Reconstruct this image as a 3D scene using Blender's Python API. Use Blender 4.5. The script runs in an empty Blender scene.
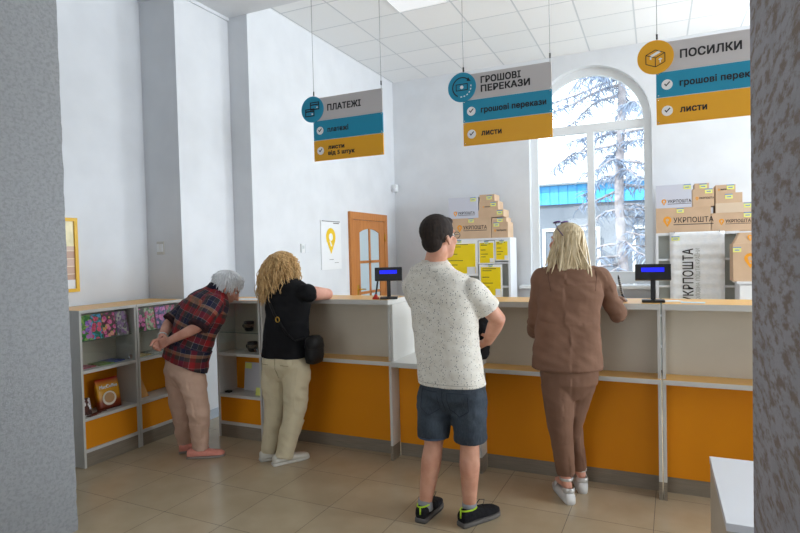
import bpy, bmesh, math, random
from mathutils import Vector as V, Matrix, noise
random.seed(7)
S = bpy.context.scene
COL = S.collection
PI = math.pi

# ------------------------------------------------------------------ camera
FPX, CAMZ = 563.6, 1.555
YAW, PITCH, ROLL = math.radians(-24.462), math.radians(-1.561), math.radians(-1.43)
_f = V((math.sin(YAW)*math.cos(PITCH), math.cos(YAW)*math.cos(PITCH), math.sin(PITCH)))
_r = _f.cross(V((0, 0, 1))).normalized(); _u = _r.cross(_f)
RIGHT = _r*math.cos(ROLL)+_u*math.sin(ROLL); UPV = -_r*math.sin(ROLL)+_u*math.cos(ROLL); FWD = _f
EYE = V((0, 0, CAMZ))
cd = bpy.data.cameras.new('camera'); cam = bpy.data.objects.new('camera', cd); COL.objects.link(cam)
cd.sensor_width = 36; cd.lens = FPX*36/800; cd.clip_start = .02; cd.clip_end = 200
cam.matrix_world = Matrix((( RIGHT.x, UPV.x, -FWD.x, EYE.x), (RIGHT.y, UPV.y, -FWD.y, EYE.y), (RIGHT.z, UPV.z, -FWD.z, EYE.z), (0, 0, 0, 1)))
S.camera = cam

# ------------------------------------------------------------------ world, sun, window daylight, exposure
S.view_settings.view_transform = 'Standard'; S.view_settings.look = 'None'
S.view_settings.gamma = 1; S.view_settings.use_curve_mapping = False
S.view_settings.exposure = 0.06
w = bpy.data.worlds.new('sky'); S.world = w; w.use_nodes = True
bg = w.node_tree.nodes['Background']; bg.inputs[0].default_value = (.86, .93, 1, 1); bg.inputs[1].default_value = 3.0
def area(name, loc, rot, sx, sy, power, col):
    l = bpy.data.lights.new(name, 'AREA'); l.shape = 'RECTANGLE'; l.size = sx; l.size_y = sy; l.energy = power; l.color = col
    o = bpy.data.objects.new(name, l); COL.objects.link(o); o.location = loc; o.rotation_euler = rot
    return o
sl = bpy.data.lights.new('sun', 'SUN'); sl.energy = 5.0; sl.angle = .02; sl.color = (1, .97, .92)
so = bpy.data.objects.new('sun', sl); COL.objects.link(so)
so.rotation_euler = V((-.35, -.75, .85)).to_track_quat('Z', 'Y').to_euler()
DAY = (.86, .93, 1.0)
UPT = math.radians(24)
area('daylight_right_windows', (7.95, 3.9, 2.2), (0, PI/2+UPT, 0), 2.6, 4.2, 480, DAY)
area('daylight_back_windows', (3.3, 8.0, 2.5), (-PI/2-UPT*1.5, 0, 0), 2.6, 2.6, 210, DAY)
area('daylight_entrance', (-1.7, -3.5, 1.8), (PI/2, 0, 0), 2.2, 2.2, 6, DAY)

# ------------------------------------------------------------------ measuring from the photograph (800 x 533)
def ray(px, py): return FWD+RIGHT*((px-400)/FPX)-UPV*((py-266.5)/FPX)
def atY(px, py, y): d = ray(px, py); return EYE+d*(y/d.y)
def atX(px, py, x): d = ray(px, py); return EYE+d*(x/d.x)
def atZ(px, py, z): d = ray(px, py); return EYE+d*((z-CAMZ)/d.z)
def pt(px, py, D): return EYE+ray(px, py)*D          # D = distance in front of the lens

# ------------------------------------------------------------------ materials
def s2l(c): return tuple(((x/255)/12.92 if x/255 <= .04045 else ((x/255+.055)/1.055)**2.4) for x in c)
class M:
    """Small wrapper round a principled node tree."""
    def __init__(s, name, rgb, rough=.5, metal=0.0, spec=.5):
        s.m = bpy.data.materials.new(name); s.m.use_nodes = True; s.t = s.m.node_tree
        s.b = s.t.nodes['Principled BSDF']; c = s2l(rgb)+(1,)
        s.b.inputs['Base Color'].default_value = c; s.b.inputs['Roughness'].default_value = rough
        s.b.inputs['Metallic'].default_value = metal; s.b.inputs['Specular IOR Level'].default_value = spec
        s.m.diffuse_color = c
    def n(s, typ, **kw):
        x = s.t.nodes.new(typ)
        for k, v in kw.items(): setattr(x, k, v)
        return x
    def l(s, a, b): s.t.links.new(a, b)
    def coord(s, scale=(1, 1, 1), rot=(0, 0, 0), loc=(0, 0, 0), attr=None):
        mp = s.n('ShaderNodeMapping'); mp.inputs['Scale'].default_value = scale; mp.inputs['Rotation'].default_value = rot; mp.inputs['Location'].default_value = loc
        if attr: a = s.n('ShaderNodeAttribute'); a.attribute_name = attr; s.l(a.outputs['Vector'], mp.inputs[0])
        else: a = s.n('ShaderNodeTexCoord'); s.l(a.outputs['Object'], mp.inputs[0])
        return mp.outputs[0]
    def noise(s, scale, detail=3, co=None, rough=.5):
        x = s.n('ShaderNodeTexNoise'); x.inputs['Scale'].default_value = scale; x.inputs['Detail'].default_value = detail; x.inputs['Roughness'].default_value = rough
        s.l(co if co is not None else s.coord(), x.inputs['Vector']); return x.outputs['Fac']
    def ramp(s, fac, stops, const=False):
        x = s.n('ShaderNodeValToRGB'); e = x.color_ramp.elements
        x.color_ramp.interpolation = 'CONSTANT' if const else 'LINEAR'
        while len(e) < len(stops): e.new(.5)
        for i, (p, c) in enumerate(stops): e[i].position = p; e[i].color = s2l(c)+(1,)
        s.l(fac, x.inputs[0]); return x.outputs[0]
    def math(s, op, a, b=None):
        x = s.n('ShaderNodeMath', operation=op)
        for i, q in enumerate((a, b)):
            if q is None: continue
            if isinstance(q, (int, float)): x.inputs[i].default_value = q
            else: s.l(q, x.inputs[i])
        return x.outputs[0]
    def mix(s, fac, a, b, mode='MIX'):
        x = s.n('ShaderNodeMix', data_type='RGBA', blend_type=mode)
        for i, q in ((0, fac), (6, a), (7, b)):
            if isinstance(q, (int, float)): x.inputs[i].default_value = q
            elif isinstance(q, tuple): x.inputs[i].default_value = s2l(q)+(1,)
            else: s.l(q, x.inputs[i])
        return x.outputs[2]
    def color(s, o): s.l(o, s.b.inputs['Base Color']); return s
    def bump(s, h, strength=.3, dist=.01):
        x = s.n('ShaderNodeBump'); x.inputs['Strength'].default_value = strength; x.inputs['Distance'].default_value = dist
        s.l(h, x.inputs['Height']); s.l(x.outputs[0], s.b.inputs['Normal']); return s
    def mottled(s, a, b, scale, detail=3, lo=.35, hi=.65, co=None):
        return s.color(s.ramp(s.noise(scale, detail, co), [(lo, a), (hi, b)]))

def plain(name, rgb, rough=.5, metal=0.0, bump=None, var=None):
    m = M(name, rgb, rough, metal)
    if var: m.mottled(tuple(max(0, c-var[1]) for c in rgb), tuple(min(255, c+var[1]) for c in rgb), var[0])
    if bump: m.bump(m.noise(bump[0], 3), bump[1], bump[2] if len(bump) > 2 else .004)
    return m.m

def m_wall():
    m = M('painted_plaster', (226, 229, 233), .75); m.mottled((223, 226, 230), (229, 232, 236), 3.0)
    m.bump(m.noise(60, 4), .08, .003); return m.m
def m_stucco(name, a, b, patch, scale, st=.32, bs=.6):
    m = M(name, a, .9)
    n1 = m.noise(scale, 6, m.coord((1, st, 1)), .7); c1 = m.ramp(n1, [(.35, a), (.6, b)])
    co = m.coord((1, st, 1)); n2 = m.noise(scale*2.2, 5, co, .65)
    f = m.ramp(n2, [(.47, (0, 0, 0)), (.60, (255, 255, 255))])
    m.color(m.mix(f, c1, patch)); m.bump(m.noise(scale*5, 6, rough=.7), bs, .012); return m.m
def m_floor():
    m = M('beige_floor_tiles', (190, 170, 140), .2)
    co = m.coord((1/.45, 1/.45, 1), (0, 0, math.radians(1.438)), (0, 0, 0))
    # tile frame: subtract the measured joint origin after rotation
    th = math.radians(1.438); ox = (math.cos(th)*-3.202-math.sin(th)*2.498)/.45; oy = (math.sin(th)*-3.202+math.cos(th)*2.498)/.45
    co.node.inputs['Location'].default_value = (-ox, -oy, 0)
    sp = m.n('ShaderNodeSeparateXYZ'); m.l(co, sp.inputs[0])
    d = []
    for i in (0, 1):
        fr = m.math('FRACT', sp.outputs[i]); d.append(m.math('ABSOLUTE', m.math('SUBTRACT', fr, .5)))
    e = m.math('MAXIMUM', d[0], d[1]); g = m.math('GREATER_THAN', e, .4965)
    fl = m.n('ShaderNodeVectorMath', operation='FLOOR'); m.l(co, fl.inputs[0])
    wn = m.n('ShaderNodeTexWhiteNoise'); m.l(fl.outputs[0], wn.inputs['Vector'])
    base = m.ramp(m.noise(5, 4), [(.3, (186, 168, 138)), (.7, (197, 179, 150))])
    base = m.mix(m.math('MULTIPLY', wn.outputs['Value'], .25), base, (176, 158, 128))
    m.color(m.mix(g, base, (92, 80, 64)))
    m.l(m.math('ADD', m.math('MULTIPLY', g, .5), .2), m.b.inputs['Roughness'])
    m.bump(m.math('SUBTRACT', 1.0, g), .3, .003); return m.m
def m_ceiling():
    m = M('ceiling_tiles', (244, 246, 248), .85)
    co = m.coord((1/.573, 1/.573, 1)); co.node.inputs['Location'].default_value = (3.65/.573-.03, -5.06/.573, 0)
    sp = m.n('ShaderNodeSeparateXYZ'); m.l(co, sp.inputs[0]); d = []
    for i in (0, 1): d.append(m.math('ABSOLUTE', m.math('SUBTRACT', m.math('FRACT', sp.outputs[i]), .5)))
    g = m.math('GREATER_THAN', m.math('MAXIMUM', d[0], d[1]), .485)
    fl = m.n('ShaderNodeVectorMath', operation='FLOOR'); m.l(co, fl.inputs[0])
    wn = m.n('ShaderNodeTexWhiteNoise'); m.l(fl.outputs[0], wn.inputs['Vector'])
    base = m.ramp(wn.outputs['Value'], [(0, (243, 246, 248)), (1, (250, 251, 252))])
    base = m.mix(m.ramp(m.noise(140, 2), [(.55, (0, 0, 0)), (.62, (60, 60, 60))]), base, (200, 204, 208))
    m.color(m.mix(g, base, (214, 219, 223))); m.bump(m.math('SUBTRACT', 1.0, g), .4, .01); return m.m
def m_wood(name, a, b, axis=(1, 12, 12), scale=4, rough=.4):
    m = M(name, a, rough, 0, .3); co = m.coord(axis); m.mottled(a, b, scale, 5, .3, .7, co); return m.m
def m_glass():
    m = bpy.data.materials.new('clear_glass'); m.use_nodes = True; t = m.node_tree; t.nodes.remove(t.nodes['Principled BSDF'])
    a = t.nodes.new('ShaderNodeBsdfTransparent'); a.inputs[0].default_value = (.97, .99, .98, 1)
    g = t.nodes.new('ShaderNodeBsdfGlossy'); g.inputs['Roughness'].default_value = .03
    x = t.nodes.new('ShaderNodeMixShader'); x.inputs[0].default_value = .05
    t.links.new(a.outputs[0], x.inputs[1]); t.links.new(g.outputs[0], x.inputs[2]); t.links.new(x.outputs[0], t.nodes['Material Output'].inputs[0]); return m
def m_emit(name, rgb, k):
    m = M(name, rgb, .4); m.b.inputs['Emission Color'].default_value = s2l(rgb)+(1,); m.b.inputs['Emission Strength'].default_value = k; return m.m
def m_plaid():
    m = M('plaid_flannel', (80, 30, 30), .85); co = m.coord(attr='cloth'); sp = m.n('ShaderNodeSeparateXYZ'); m.l(co, sp.inputs[0])
    R, N, B, G, T = (150, 20, 26), (20, 24, 60), (64, 48, 42), (40, 38, 44), (170, 122, 88)
    cols = []
    for i, per in ((0, .17), (1, .19)):
        t = m.math('FRACT', m.math('DIVIDE', sp.outputs[i], per))
        cols.append(m.ramp(t, [(0, R), (.235, (170, 158, 155)), (.25, G), (.465, (160, 150, 150)), (.475, N), (.705, (170, 160, 155)), (.72, T if i else B), (.84, B)], True))
    m.color(m.mix(.5, cols[0], cols[1])); m.bump(m.noise(300, 2), .2, .002); return m.m
def m_tee():
    m = M('flecked_cotton', (214, 208, 196), .9)
    co = m.coord((1, 1, .8)); v = m.n('ShaderNodeTexVoronoi'); v.inputs['Scale'].default_value = 140; m.l(co, v.inputs['Vector'])
    sp = m.n('ShaderNodeSeparateColor'); m.l(v.outputs['Color'], sp.inputs[0])
    th = m.math('MULTIPLY', m.math('GREATER_THAN', sp.outputs[0], .38), m.math('MULTIPLY', sp.outputs[1], .40))
    f = m.math('LESS_THAN', v.outputs['Distance'], th)
    base = m.ramp(m.noise(35, 4), [(.3, (226, 220, 207)), (.7, (238, 234, 224))])
    m.color(m.mix(m.math('MULTIPLY', f, .85), base, (46, 42, 38))); m.bump(m.noise(90, 3), .15, .004); return m.m
def m_denim():
    m = M('worn_denim', (50, 62, 80), .85); co = m.coord((1, 1, .35))
    c = m.ramp(m.noise(9, 4), [(.3, (32, 40, 50)), (.7, (62, 73, 84))]); f = m.ramp(m.noise(160, 3, co), [(.4, (0, 0, 0)), (.7, (120, 120, 120))])
    m.color(m.mix(f, c, (98, 108, 118))); m.bump(m.noise(40, 4), .3, .006); return m.m
def m_cloth(name, a, b, scale=8, bscale=22, bs=.3, rough=.9):
    m = M(name, a, rough, 0, .25); m.mottled(a, b, scale, 4); m.bump(m.noise(bscale, 4), bs, .012); return m.m
def m_hair(name, a, b, scale=60, rough=.5):
    m = M(name, a, rough); m.mottled(a, b, scale, 3, .3, .7, m.coord((1, 1, .25))); return m.m
def m_skin(name, a, b):
    m = M(name, a, .5, 0, .35); m.mottled(a, b, 14, 4); m.b.inputs['Subsurface Weight'].default_value = .12; m.b.inputs['Subsurface Radius'].default_value = (.02, .008, .004); m.b.inputs['Subsurface Scale'].default_value = .5
    m.bump(m.noise(120, 3), .12, .003); return m.m
def m_flowers(name, bgc, c1, c2, leaf, sd):
    m = M(name, bgc, .35); co = m.coord((1, 1, 1), (0, 0, 0), (sd*1.7, sd*.9, sd*2.3))
    v = m.n('ShaderNodeTexVoronoi'); v.inputs['Scale'].default_value = 26; m.l(co, v.inputs['Vector'])
    sp = m.n('ShaderNodeSeparateColor'); m.l(v.outputs['Color'], sp.inputs[0])
    petal = m.ramp(sp.outputs[0], [(0, c1), (.55, c2)], True); petal = m.mix(m.ramp(m.noise(90, 3, co), [(.4, (0, 0, 0)), (.65, (255, 255, 255))]), petal, tuple(min(255, x+70) for x in c1))
    gr = m.ramp(m.noise(30, 3, co), [(.45, bgc), (.55, leaf)])
    m.color(m.mix(m.math('LESS_THAN', v.outputs['Distance'], .52), gr, petal)); return m.m
def m_map(name):   # picture of parcels in the poster
    m = M(name, (220, 205, 190), .3); co = m.coord((1, 6, 9)); b = m.n('ShaderNodeTexBrick'); b.inputs['Scale'].default_value = 1.0
    b.inputs['Color1'].default_value = s2l((190, 150, 125))+(1,); b.inputs['Color2'].default_value = s2l((226, 196, 176))+(1,); b.inputs['Mortar'].default_value = s2l((240, 225, 190))+(1,)
    cx = m.coord((1, 1, 1), (0, PI/2, 0)); m.l(m.coord((8, 8, 8), (PI/2, 0, PI/2)), b.inputs['Vector']); m.color(b.outputs[0]); return m.m

K = dict(
 wall=m_wall(), floor=m_floor(), ceil=m_ceiling(), white=plain('white_laminate', (208, 206, 200), .4), pvc=plain('white_plastic', (235, 238, 240), .3),
 stuccoL=m_stucco('grey_stucco', (150, 152, 154), (156, 158, 160), (141, 143, 145), 26, .8, .4), stuccoR=m_stucco('stained_stucco', (166, 164, 170), (178, 176, 182), (142, 127, 117), 13),
 orange=m_wood('orange_laminate', (224, 138, 0), (230, 145, 0), (1, 1, 1), 2, .62), wood=m_wood('maple_laminate', (236, 178, 88), (243, 191, 104), (1, 14, 14), 3, .3),
 beige=m_wood('pale_laminate', (206, 196, 178), (213, 204, 187), (1, 1, 1), 3, .5), metal=m_wood('brushed_plinth', (128, 117, 102), (146, 134, 118), (1, 1, 30), 6, .38),
 glass=m_glass(), chrome=plain('chrome', (210, 212, 215), .15, 1), dark=plain('dark_gap', (30, 28, 26), .7), black=plain('black_plastic', (22, 22, 24), .35),
 sgrey=plain('sign_grey', (196, 192, 192), .4), steal=plain('sign_teal', (22, 142, 176), .4), samber=plain('sign_amber', (232, 168, 28), .4), ink=plain('sign_ink', (24, 24, 28), .5), swhite=plain('sign_white', (240, 240, 240), .4), sline=plain('panel_joint', (205, 214, 216), .5),
 wire=plain('steel_wire', (150, 152, 156), .35, .8), card=plain('cardboard', (206, 176, 146), .85, var=(5, 4)), cardlt=plain('pale_cardboard', (216, 196, 172), .85), boxw=plain('white_carton', (226, 229, 234), .6), cartonw=plain('lilac_white_carton', (204, 207, 220), .7), print=plain('grey_print', (84, 76, 72), .7), printy=plain('orange_print', (238, 158, 28), .6),
 tag=plain('price_tag_yellow', (232, 236, 130), .6), tagb=plain('price_tag_blue', (120, 150, 200), .6), mailer=plain('yellow_mailer', (242, 214, 10), .35), blueprint=plain('mailer_print', (60, 70, 40), .6), bag=m_cloth('woven_sack', (238, 243, 248), (246, 249, 252), 20, 30, .35, .6),
 oak=m_wood('door_wood', (186, 118, 62), (204, 136, 76), (14, 14, 1), 3, .4), frost=plain('frosted_glass', (196, 214, 222), .15), brass=plain('brass', (214, 170, 70), .3, 1), yellow=plain('pin_yellow', (240, 200, 20), .5), paper=plain('white_paper', (240, 242, 244), .6), frameY=plain('yellow_frame', (236, 186, 30), .4),
 gedge=plain('green_glass_edge', (110, 128, 118), .2), red=plain('red_plastic', (190, 40, 20), .4), screen=m_emit('lcd_blue', (20, 30, 235), .7), palegrey=plain('shelf_back_grey', (176, 182, 178), .7), lamp=m_emit('lamp_diffuser', (250, 252, 255), .3),
)

# ------------------------------------------------------------------ mesh helpers
WL = {}                              # world position of every object built, for parenting
def put(o, loc, parent):
    WL[o.name] = V(loc); COL.objects.link(o)
    if parent: o.parent = parent; o.location = V(loc)-WL[parent.name]
    else: o.location = loc
def tag(o, label=None, cat=None, group=None, kind=None):
    for k, v in (('label', label), ('category', cat), ('group', group), ('kind', kind)):
        if v: o[k] = v
    return o
def thing(name, loc, label, cat, group=None):
    o = bpy.data.objects.new(name, None); o.empty_display_size = .05; put(o, V(loc), None); return tag(o, label, cat, group)

class MB:
    def __init__(s, T=None): s.b = bmesh.new(); s.T = T
    def box(s, x0, x1, y0, y1, z0, z1, bev=0.0, mi=0, rot=None):
        r = bmesh.ops.create_cube(s.b, size=1); vs = r['verts']
        for v in vs: v.co = V(((x0+x1)/2+v.co.x*(x1-x0), (y0+y1)/2+v.co.y*(y1-y0), (z0+z1)/2+v.co.z*(z1-z0)))
        if rot: bmesh.ops.rotate(s.b, verts=vs, cent=rot[0], matrix=rot[1])
        fs = {f for v in vs for f in v.link_faces}
        for f in fs: f.material_index = mi
        if bev:
            es = list({e for v in vs for e in v.link_edges})
            bmesh.ops.bevel(s.b, geom=es, offset=bev, segments=2, affect='EDGES', profile=.6)
        return s
    def topmat(s, mi, zmin=None):
        s.b.normal_update()
        for f in s.b.faces:
            if f.normal.z > .9 and (zmin is None or f.calc_center_median().z > zmin): f.material_index = mi
        return s
    def loft(s, rings, seg=16, mi=0, cap=True, e=2.0):
        L = []
        for c, a, b in rings:
            ring = []
            for k in range(seg):
                t = 2*PI*k/seg; x, y = math.cos(t), math.sin(t)
                if e != 2: x = math.copysign(abs(x)**(2/e), x); y = math.copysign(abs(y)**(2/e), y)
                ring.append(s.b.verts.new(V(c)+V(a)*x+V(b)*y))
            L.append(ring)
        for i in range(len(L)-1):
            for k in range(seg):
                f = s.b.faces.new((L[i][k], L[i][(k+1) % seg], L[i+1][(k+1) % seg], L[i+1][k])); f.material_index = mi; f.smooth = True
        if cap:
            for q in (list(reversed(L[0])), L[-1]): s.b.faces.new(q).material_index = mi
        return s
    def tube(s, pts, rad, seg=10, mi=0, flat=1.0, hint=None):
        pts = [V(p) for p in pts]
        if isinstance(rad, (int, float)): rad = [rad]*len(pts)
        rings = []; ref = V(hint) if hint else None
        for i, p in enumerate(pts):
            d = (pts[min(i+1, len(pts)-1)]-pts[max(i-1, 0)])
            d = d.normalized() if d.length > 1e-9 else V((0, 0, 1))
            if ref is None: ref = d.orthogonal()
            a = (ref-d*ref.dot(d)); a = a.normalized() if a.length > 1e-6 else d.orthogonal().normalized()
            if hint is None: ref = a
            b = d.cross(a); rings.append((p, a*rad[i], b*rad[i]*flat))
        return s.loft(rings, seg, mi)
    def ell(s, c, a, b, d, mi=0, u=16, v=12):
        r = bmesh.ops.create_uvsphere(s.b, u_segments=u, v_segments=v, radius=1); c = V(c); a = V(a); b = V(b); d = V(d)
        for q in r['verts']: q.co = c+a*q.co.x+b*q.co.y+d*q.co.z
        for f in {f for q in r['verts'] for f in q.link_faces}: f.material_index = mi; f.smooth = True
        return s
    def sph(s, c, r, mi=0, u=16, v=12): return s.ell(c, (r, 0, 0), (0, r, 0), (0, 0, r), mi, u, v)
    def lathe(s, prof, c, seg=24, mi=0): return s.loft([(V(c)+V((0, 0, z)), V((r, 0, 0)), V((0, r, 0))) for r, z in prof], seg, mi)
    def poly(s, pts, th, mi=0):            # flat outline given thickness along vector th
        a = [s.b.verts.new(V(p)) for p in pts]; b = [s.b.verts.new(V(p)+V(th)) for p in pts]; n = len(a)
        s.b.faces.new(a).material_index = mi; s.b.faces.new(list(reversed(b))).material_index = mi
        for i in range(n): s.b.faces.new((a[i], b[i], b[(i+1) % n], a[(i+1) % n])).material_index = mi
        return s
    def build(s, name, mat, parent=None, smooth=False, base=None):
        bmesh.ops.recalc_face_normals(s.b, faces=s.b.faces[:])
        if s.T is not None: bmesh.ops.transform(s.b, matrix=s.T, verts=s.b.verts[:])
        me = bpy.data.meshes.new(name); s.b.to_mesh(me); s.b.free()
        return link(name, me, mat, parent, smooth, base)
def link(name, me, mat, parent=None, smooth=False, base=None):
    for m in (mat if isinstance(mat, (list, tuple)) else [mat]): me.materials.append(m)
    if smooth:
        for p in me.polygons: p.use_smooth = True
    o = bpy.data.objects.new(name, me)
    if parent: loc = WL[parent.name]
    elif base: loc = V(base)
    else:
        xs = [v.co for v in me.vertices]; lo = [min(c[i] for c in xs) for i in range(3)]; hi = [max(c[i] for c in xs) for i in range(3)]
        loc = V(((lo[0]+hi[0])/2, (lo[1]+hi[1])/2, lo[2]))
    me.transform(Matrix.Translation(-loc)); put(o, loc, parent); return o
def struct(name, mb, mat, parent=None):
    o = mb.build(name, mat, parent, base=(0, 0, 0))
    if not parent: o['kind'] = 'structure'
    return o
def text(name, s, size, org, r, u, mat, parent, sx=1.2, bold=.0, ext=.0006, width=None, spacing=1.05):
    cu = bpy.data.curves.new('t', 'FONT'); cu.body = s; cu.size = size; cu.extrude = ext; cu.space_character = spacing; cu.space_line = 1.0; cu.resolution_u = 3
    o = bpy.data.objects.new('t', cu); COL.objects.link(o); dg = bpy.context.evaluated_depsgraph_get()
    me = bpy.data.meshes.new_from_object(o.evaluated_get(dg)); bpy.data.objects.remove(o)
    if bold:                                     # heavier strokes: the same outlines laid side by side
        bb = bmesh.new()
        for i, (dx, dy) in enumerate(((-1, -1), (1, -1), (-1, 1), (1, 1), (0, 0))):
            k = len(bb.verts); bb.from_mesh(me); bb.verts.ensure_lookup_table(); bmesh.ops.translate(bb, verts=bb.verts[k:], vec=(dx*bold*.8, dy*bold*.6, i*.00004))
        bb.to_mesh(me); bb.free()
    r = V(r).normalized(); u = V(u).normalized(); n = r.cross(u)
    if width: xs = [v.co.x for v in me.vertices]; sx = width/(max(xs)-min(xs)); org = V(org)-r*min(xs)*sx
    T = Matrix(((r.x*sx, u.x, n.x, org[0]), (r.y*sx, u.y, n.y, org[1]), (r.z*sx, u.z, n.z, org[2]), (0, 0, 0, 1)))
    me.transform(T); me.materials.clear(); me.name = name
    return link(name, me, mat, parent)
def pin_outline(c, r, u, h, n=28):
    """Map-pin outline (disc with a drop point) and its inner hole."""
    R = h*.345; cc = V(c)+V(u)*(h*.5-R); out = []
    for k in range(n+1):
        t = -.22*PI+1.44*PI*k/n; out.append(cc+V(r)*(R*math.cos(t))+V(u)*(R*math.sin(t)))
    out.append(V(c)-V(u)*(h*.5)); return out, cc, R
def pin(name, c, r, u, h, mat, parent, hole=None, th=.001):
    r = V(r).normalized(); u = V(u).normalized(); n = r.cross(u)
    o, cc, R = pin_outline(c, r, u, h); m = MB(); m.poly(o, n*th)
    if hole is not None:
        m.poly([cc+n*th+r*(R*.42*math.cos(t*PI/12))+u*(R*.42*math.sin(t*PI/12)) for t in range(24)], n*th*.6, 1)
        m.poly([cc+n*th+r*(R*q[0])+u*(R*q[1]) for q in ((-.35, -.38), (-.05, -.5), (.25, -1.0), (-.05, -1.05))], n*th*.6, 1)
    return m.build(name, [mat, hole or mat], parent)
def copy_tree(o, parent=None):
    c = o.copy(); COL.objects.link(c); c.parent = parent; WL[c.name] = WL[o.name].copy()
    for ch in o.children: copy_tree(ch, c)
    return c

# ================================================================== SETTING
YB, XC, XB, XA = 7.9, -3.65, -3.89, -4.32
YCs, YBs = 4.52, 3.82
ZC, ZF = 4.13, 3.93
struct('floor', MB().box(-5, 8.2, -3.6, 8.2, -.1, 0), K['floor'])
struct('ceiling', MB().box(-4.2, 8.2, YCs, 8.2, ZC, ZC+.12), K['ceil'])
struct('ceiling_front', MB().box(-5, 8.2, -3.6, YCs, ZF, ZC+.12), K['wall'])
m = MB(); pl = [(-5, 2.0), (XA, 2.0), (XA, YBs), (XB, YBs), (XB, YCs), (XC, YCs), (XC, YB+.3), (-5, YB+.3)]
m.poly([V((x, y, 0)) for x, y in pl], (0, 0, ZC)); struct('wall_left', m, K['wall'])
m = MB(); m.box(-5, XA-.02, -3.6, 2.0, 0, ZC); struct('wall_lobby_left', m, K['wall'])
# right wall with its big window opening
m = MB(); m.box(8, 8.2, -3.6, 1.7, 0, ZC); m.box(8, 8.2, 6.1, 8.2, 0, ZC); m.box(8, 8.2, 1.7, 6.1, 0, .85); m.box(8, 8.2, 1.7, 6.1, 3.55, ZC); struct('wall_right', m, K['wall'])
m = MB(); m.box(-5, -2.7, -3.8, -3.6, 0, ZC); m.box(-.7, 8.2, -3.8, -3.6, 0, ZC); m.box(-2.7, -.7, -3.8, -3.6, 2.5, ZC); struct('wall_front', m, K['wall'])
# stuccoed jambs either side of the opening the camera looks through
def rough_pillar(name, x0, x1, y0, y1, mat, edge):
    m = MB(); n = 120; rnd = random.Random(3)
    zs = [ZF*i/n for i in range(n+1)]; prev = None
    for i, z in enumerate(zs):
        j = (noise.noise(V((z*9, edge, 0)))*.006+noise.noise(V((z*33, edge, 2)))*.004)
        c = [V((x0, y0, z)), V((x1, y0, z)), V((x1, y1+(j if edge > 0 else 0), z)), V((x0, y1+(j if edge < 0 else 0), z))]
        if edge > 0: c[3] = V((x0, y1, z))
        ring = [m.b.verts.new(p) for p in c]
        if prev:
            for k in range(4): m.b.faces.new((prev[k], prev[(k+1) % 4], ring[(k+1) % 4], ring[k]))
        else: m.b.faces.new(list(reversed(ring)))
        prev = ring
    m.b.faces.new(prev); struct(name, m, mat)
rough_pillar('wall_jamb_left', -4.34, -3.041, .2, 2.128, K['stuccoL'], 1)
rough_pillar('wall_jamb_right', .281, .9, .1, 2.128, K['stuccoR'], -1)
struct('trim_1', MB().box(-4.3, XB+.02, YBs-.02, YCs+.0, ZF-.03, ZF), K['wall'])
struct('baseboard_left', MB().box(XB, XB+.018, YBs, YCs, 0, .085), plain('bluish_skirting', (188, 200, 214), .5))
# back wall with arched opening
AX0, AX1, AZS, AZ0 = -1.585, -.035, 3.17, 1.03; AXc = (AX0+AX1)/2; AR = (AX1-AX0)/2
def arch(r, n=28, cx=AXc, zs=AZS): return [(cx+r*math.cos(PI-PI*k/n), zs+r*math.sin(PI-PI*k/n)) for k in range(n+1)]
m = MB(); W0, W1 = -5.0, 8.2
def wallpoly(pts): m.poly([V((x, YB, z)) for x, z in pts], (0, .3, 0))
wallpoly([(W0, 0), (AX0, 0), (AX0, ZC), (W0, ZC)]); wallpoly([(AX1, 0), (2.0, 0), (2.0, ZC), (AX1, ZC)]); wallpoly([(4.6, 0), (W1, 0), (W1, ZC), (4.6, ZC)]); wallpoly([(2.0, 0), (4.6, 0), (4.6, 1.2), (2.0, 1.2)]); wallpoly([(2.0, 3.8), (4.6, 3.8), (4.6, ZC), (2.0, ZC)]); wallpoly([(AX0, 0), (AX1, 0), (AX1, AZ0), (AX0, AZ0)])
ap = arch(AR)
for i in range(len(ap)-1):
    (xa, za), (xb, zb) = ap[i], ap[i+1]; wallpoly([(xa, za), (xb, zb), (xb, ZC), (xa, ZC)])
struct('wall_back', m, K['wall'])
# window: frame with arch, transom, mullion, panes, sill
wy = YB+.12
m = MB(); fr = .095
m.box(AX0, AX0+fr, wy, wy+.07, AZ0+.18, AZS); m.box(AX1-fr, AX1, wy, wy+.07, AZ0+.18, AZS); m.box(AX0, AX1, wy, wy+.07, AZ0+.02, AZ0+.02+.16)
ao, ai = arch(AR), arch(AR-fr)
for i in range(len(ao)-1): m.poly([V((ao[i][0], wy, ao[i][1])), V((ao[i+1][0], wy, ao[i+1][1])), V((ai[i+1][0], wy, ai[i+1][1])), V((ai[i][0], wy, ai[i][1]))], (0, .07, 0))
m.box(AX0+fr, AX1-fr, wy-.01, wy+.08, 3.09, 3.2); m.box(-.835, -.745, wy-.01, wy+.08, AZ0+.18, 3.09)
wf = m.build('window_1', K['pvc']); wf['kind'] = 'structure'
m = MB(); m.box(AX0+fr, -.835, wy+.03, wy+.036, AZ0+.18, 3.09); m.build('pane', K['glass'], wf)
m = MB(); m.box(-.745, AX1-fr, wy+.03, wy+.036, AZ0+.18, 3.09); m.build('pane', K['glass'], wf)
m = MB(); m.poly([V((x, wy+.03, z)) for x, z in arch(AR-fr)], (0, .006, 0)); m.build('pane', K['glass'], wf)
m = MB(); m.box(AX0-.14, AX1+.1, YB-.16, YB+.12, AZ0-.03, AZ0+.01, .006); m.build('window_sill', K['pvc'], wf)
m = MB(); m.box(-.79, -.779, wy-.025, wy-.01, 1.75, 1.9); m.build('window_handle', K['pvc'], wf)
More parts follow.
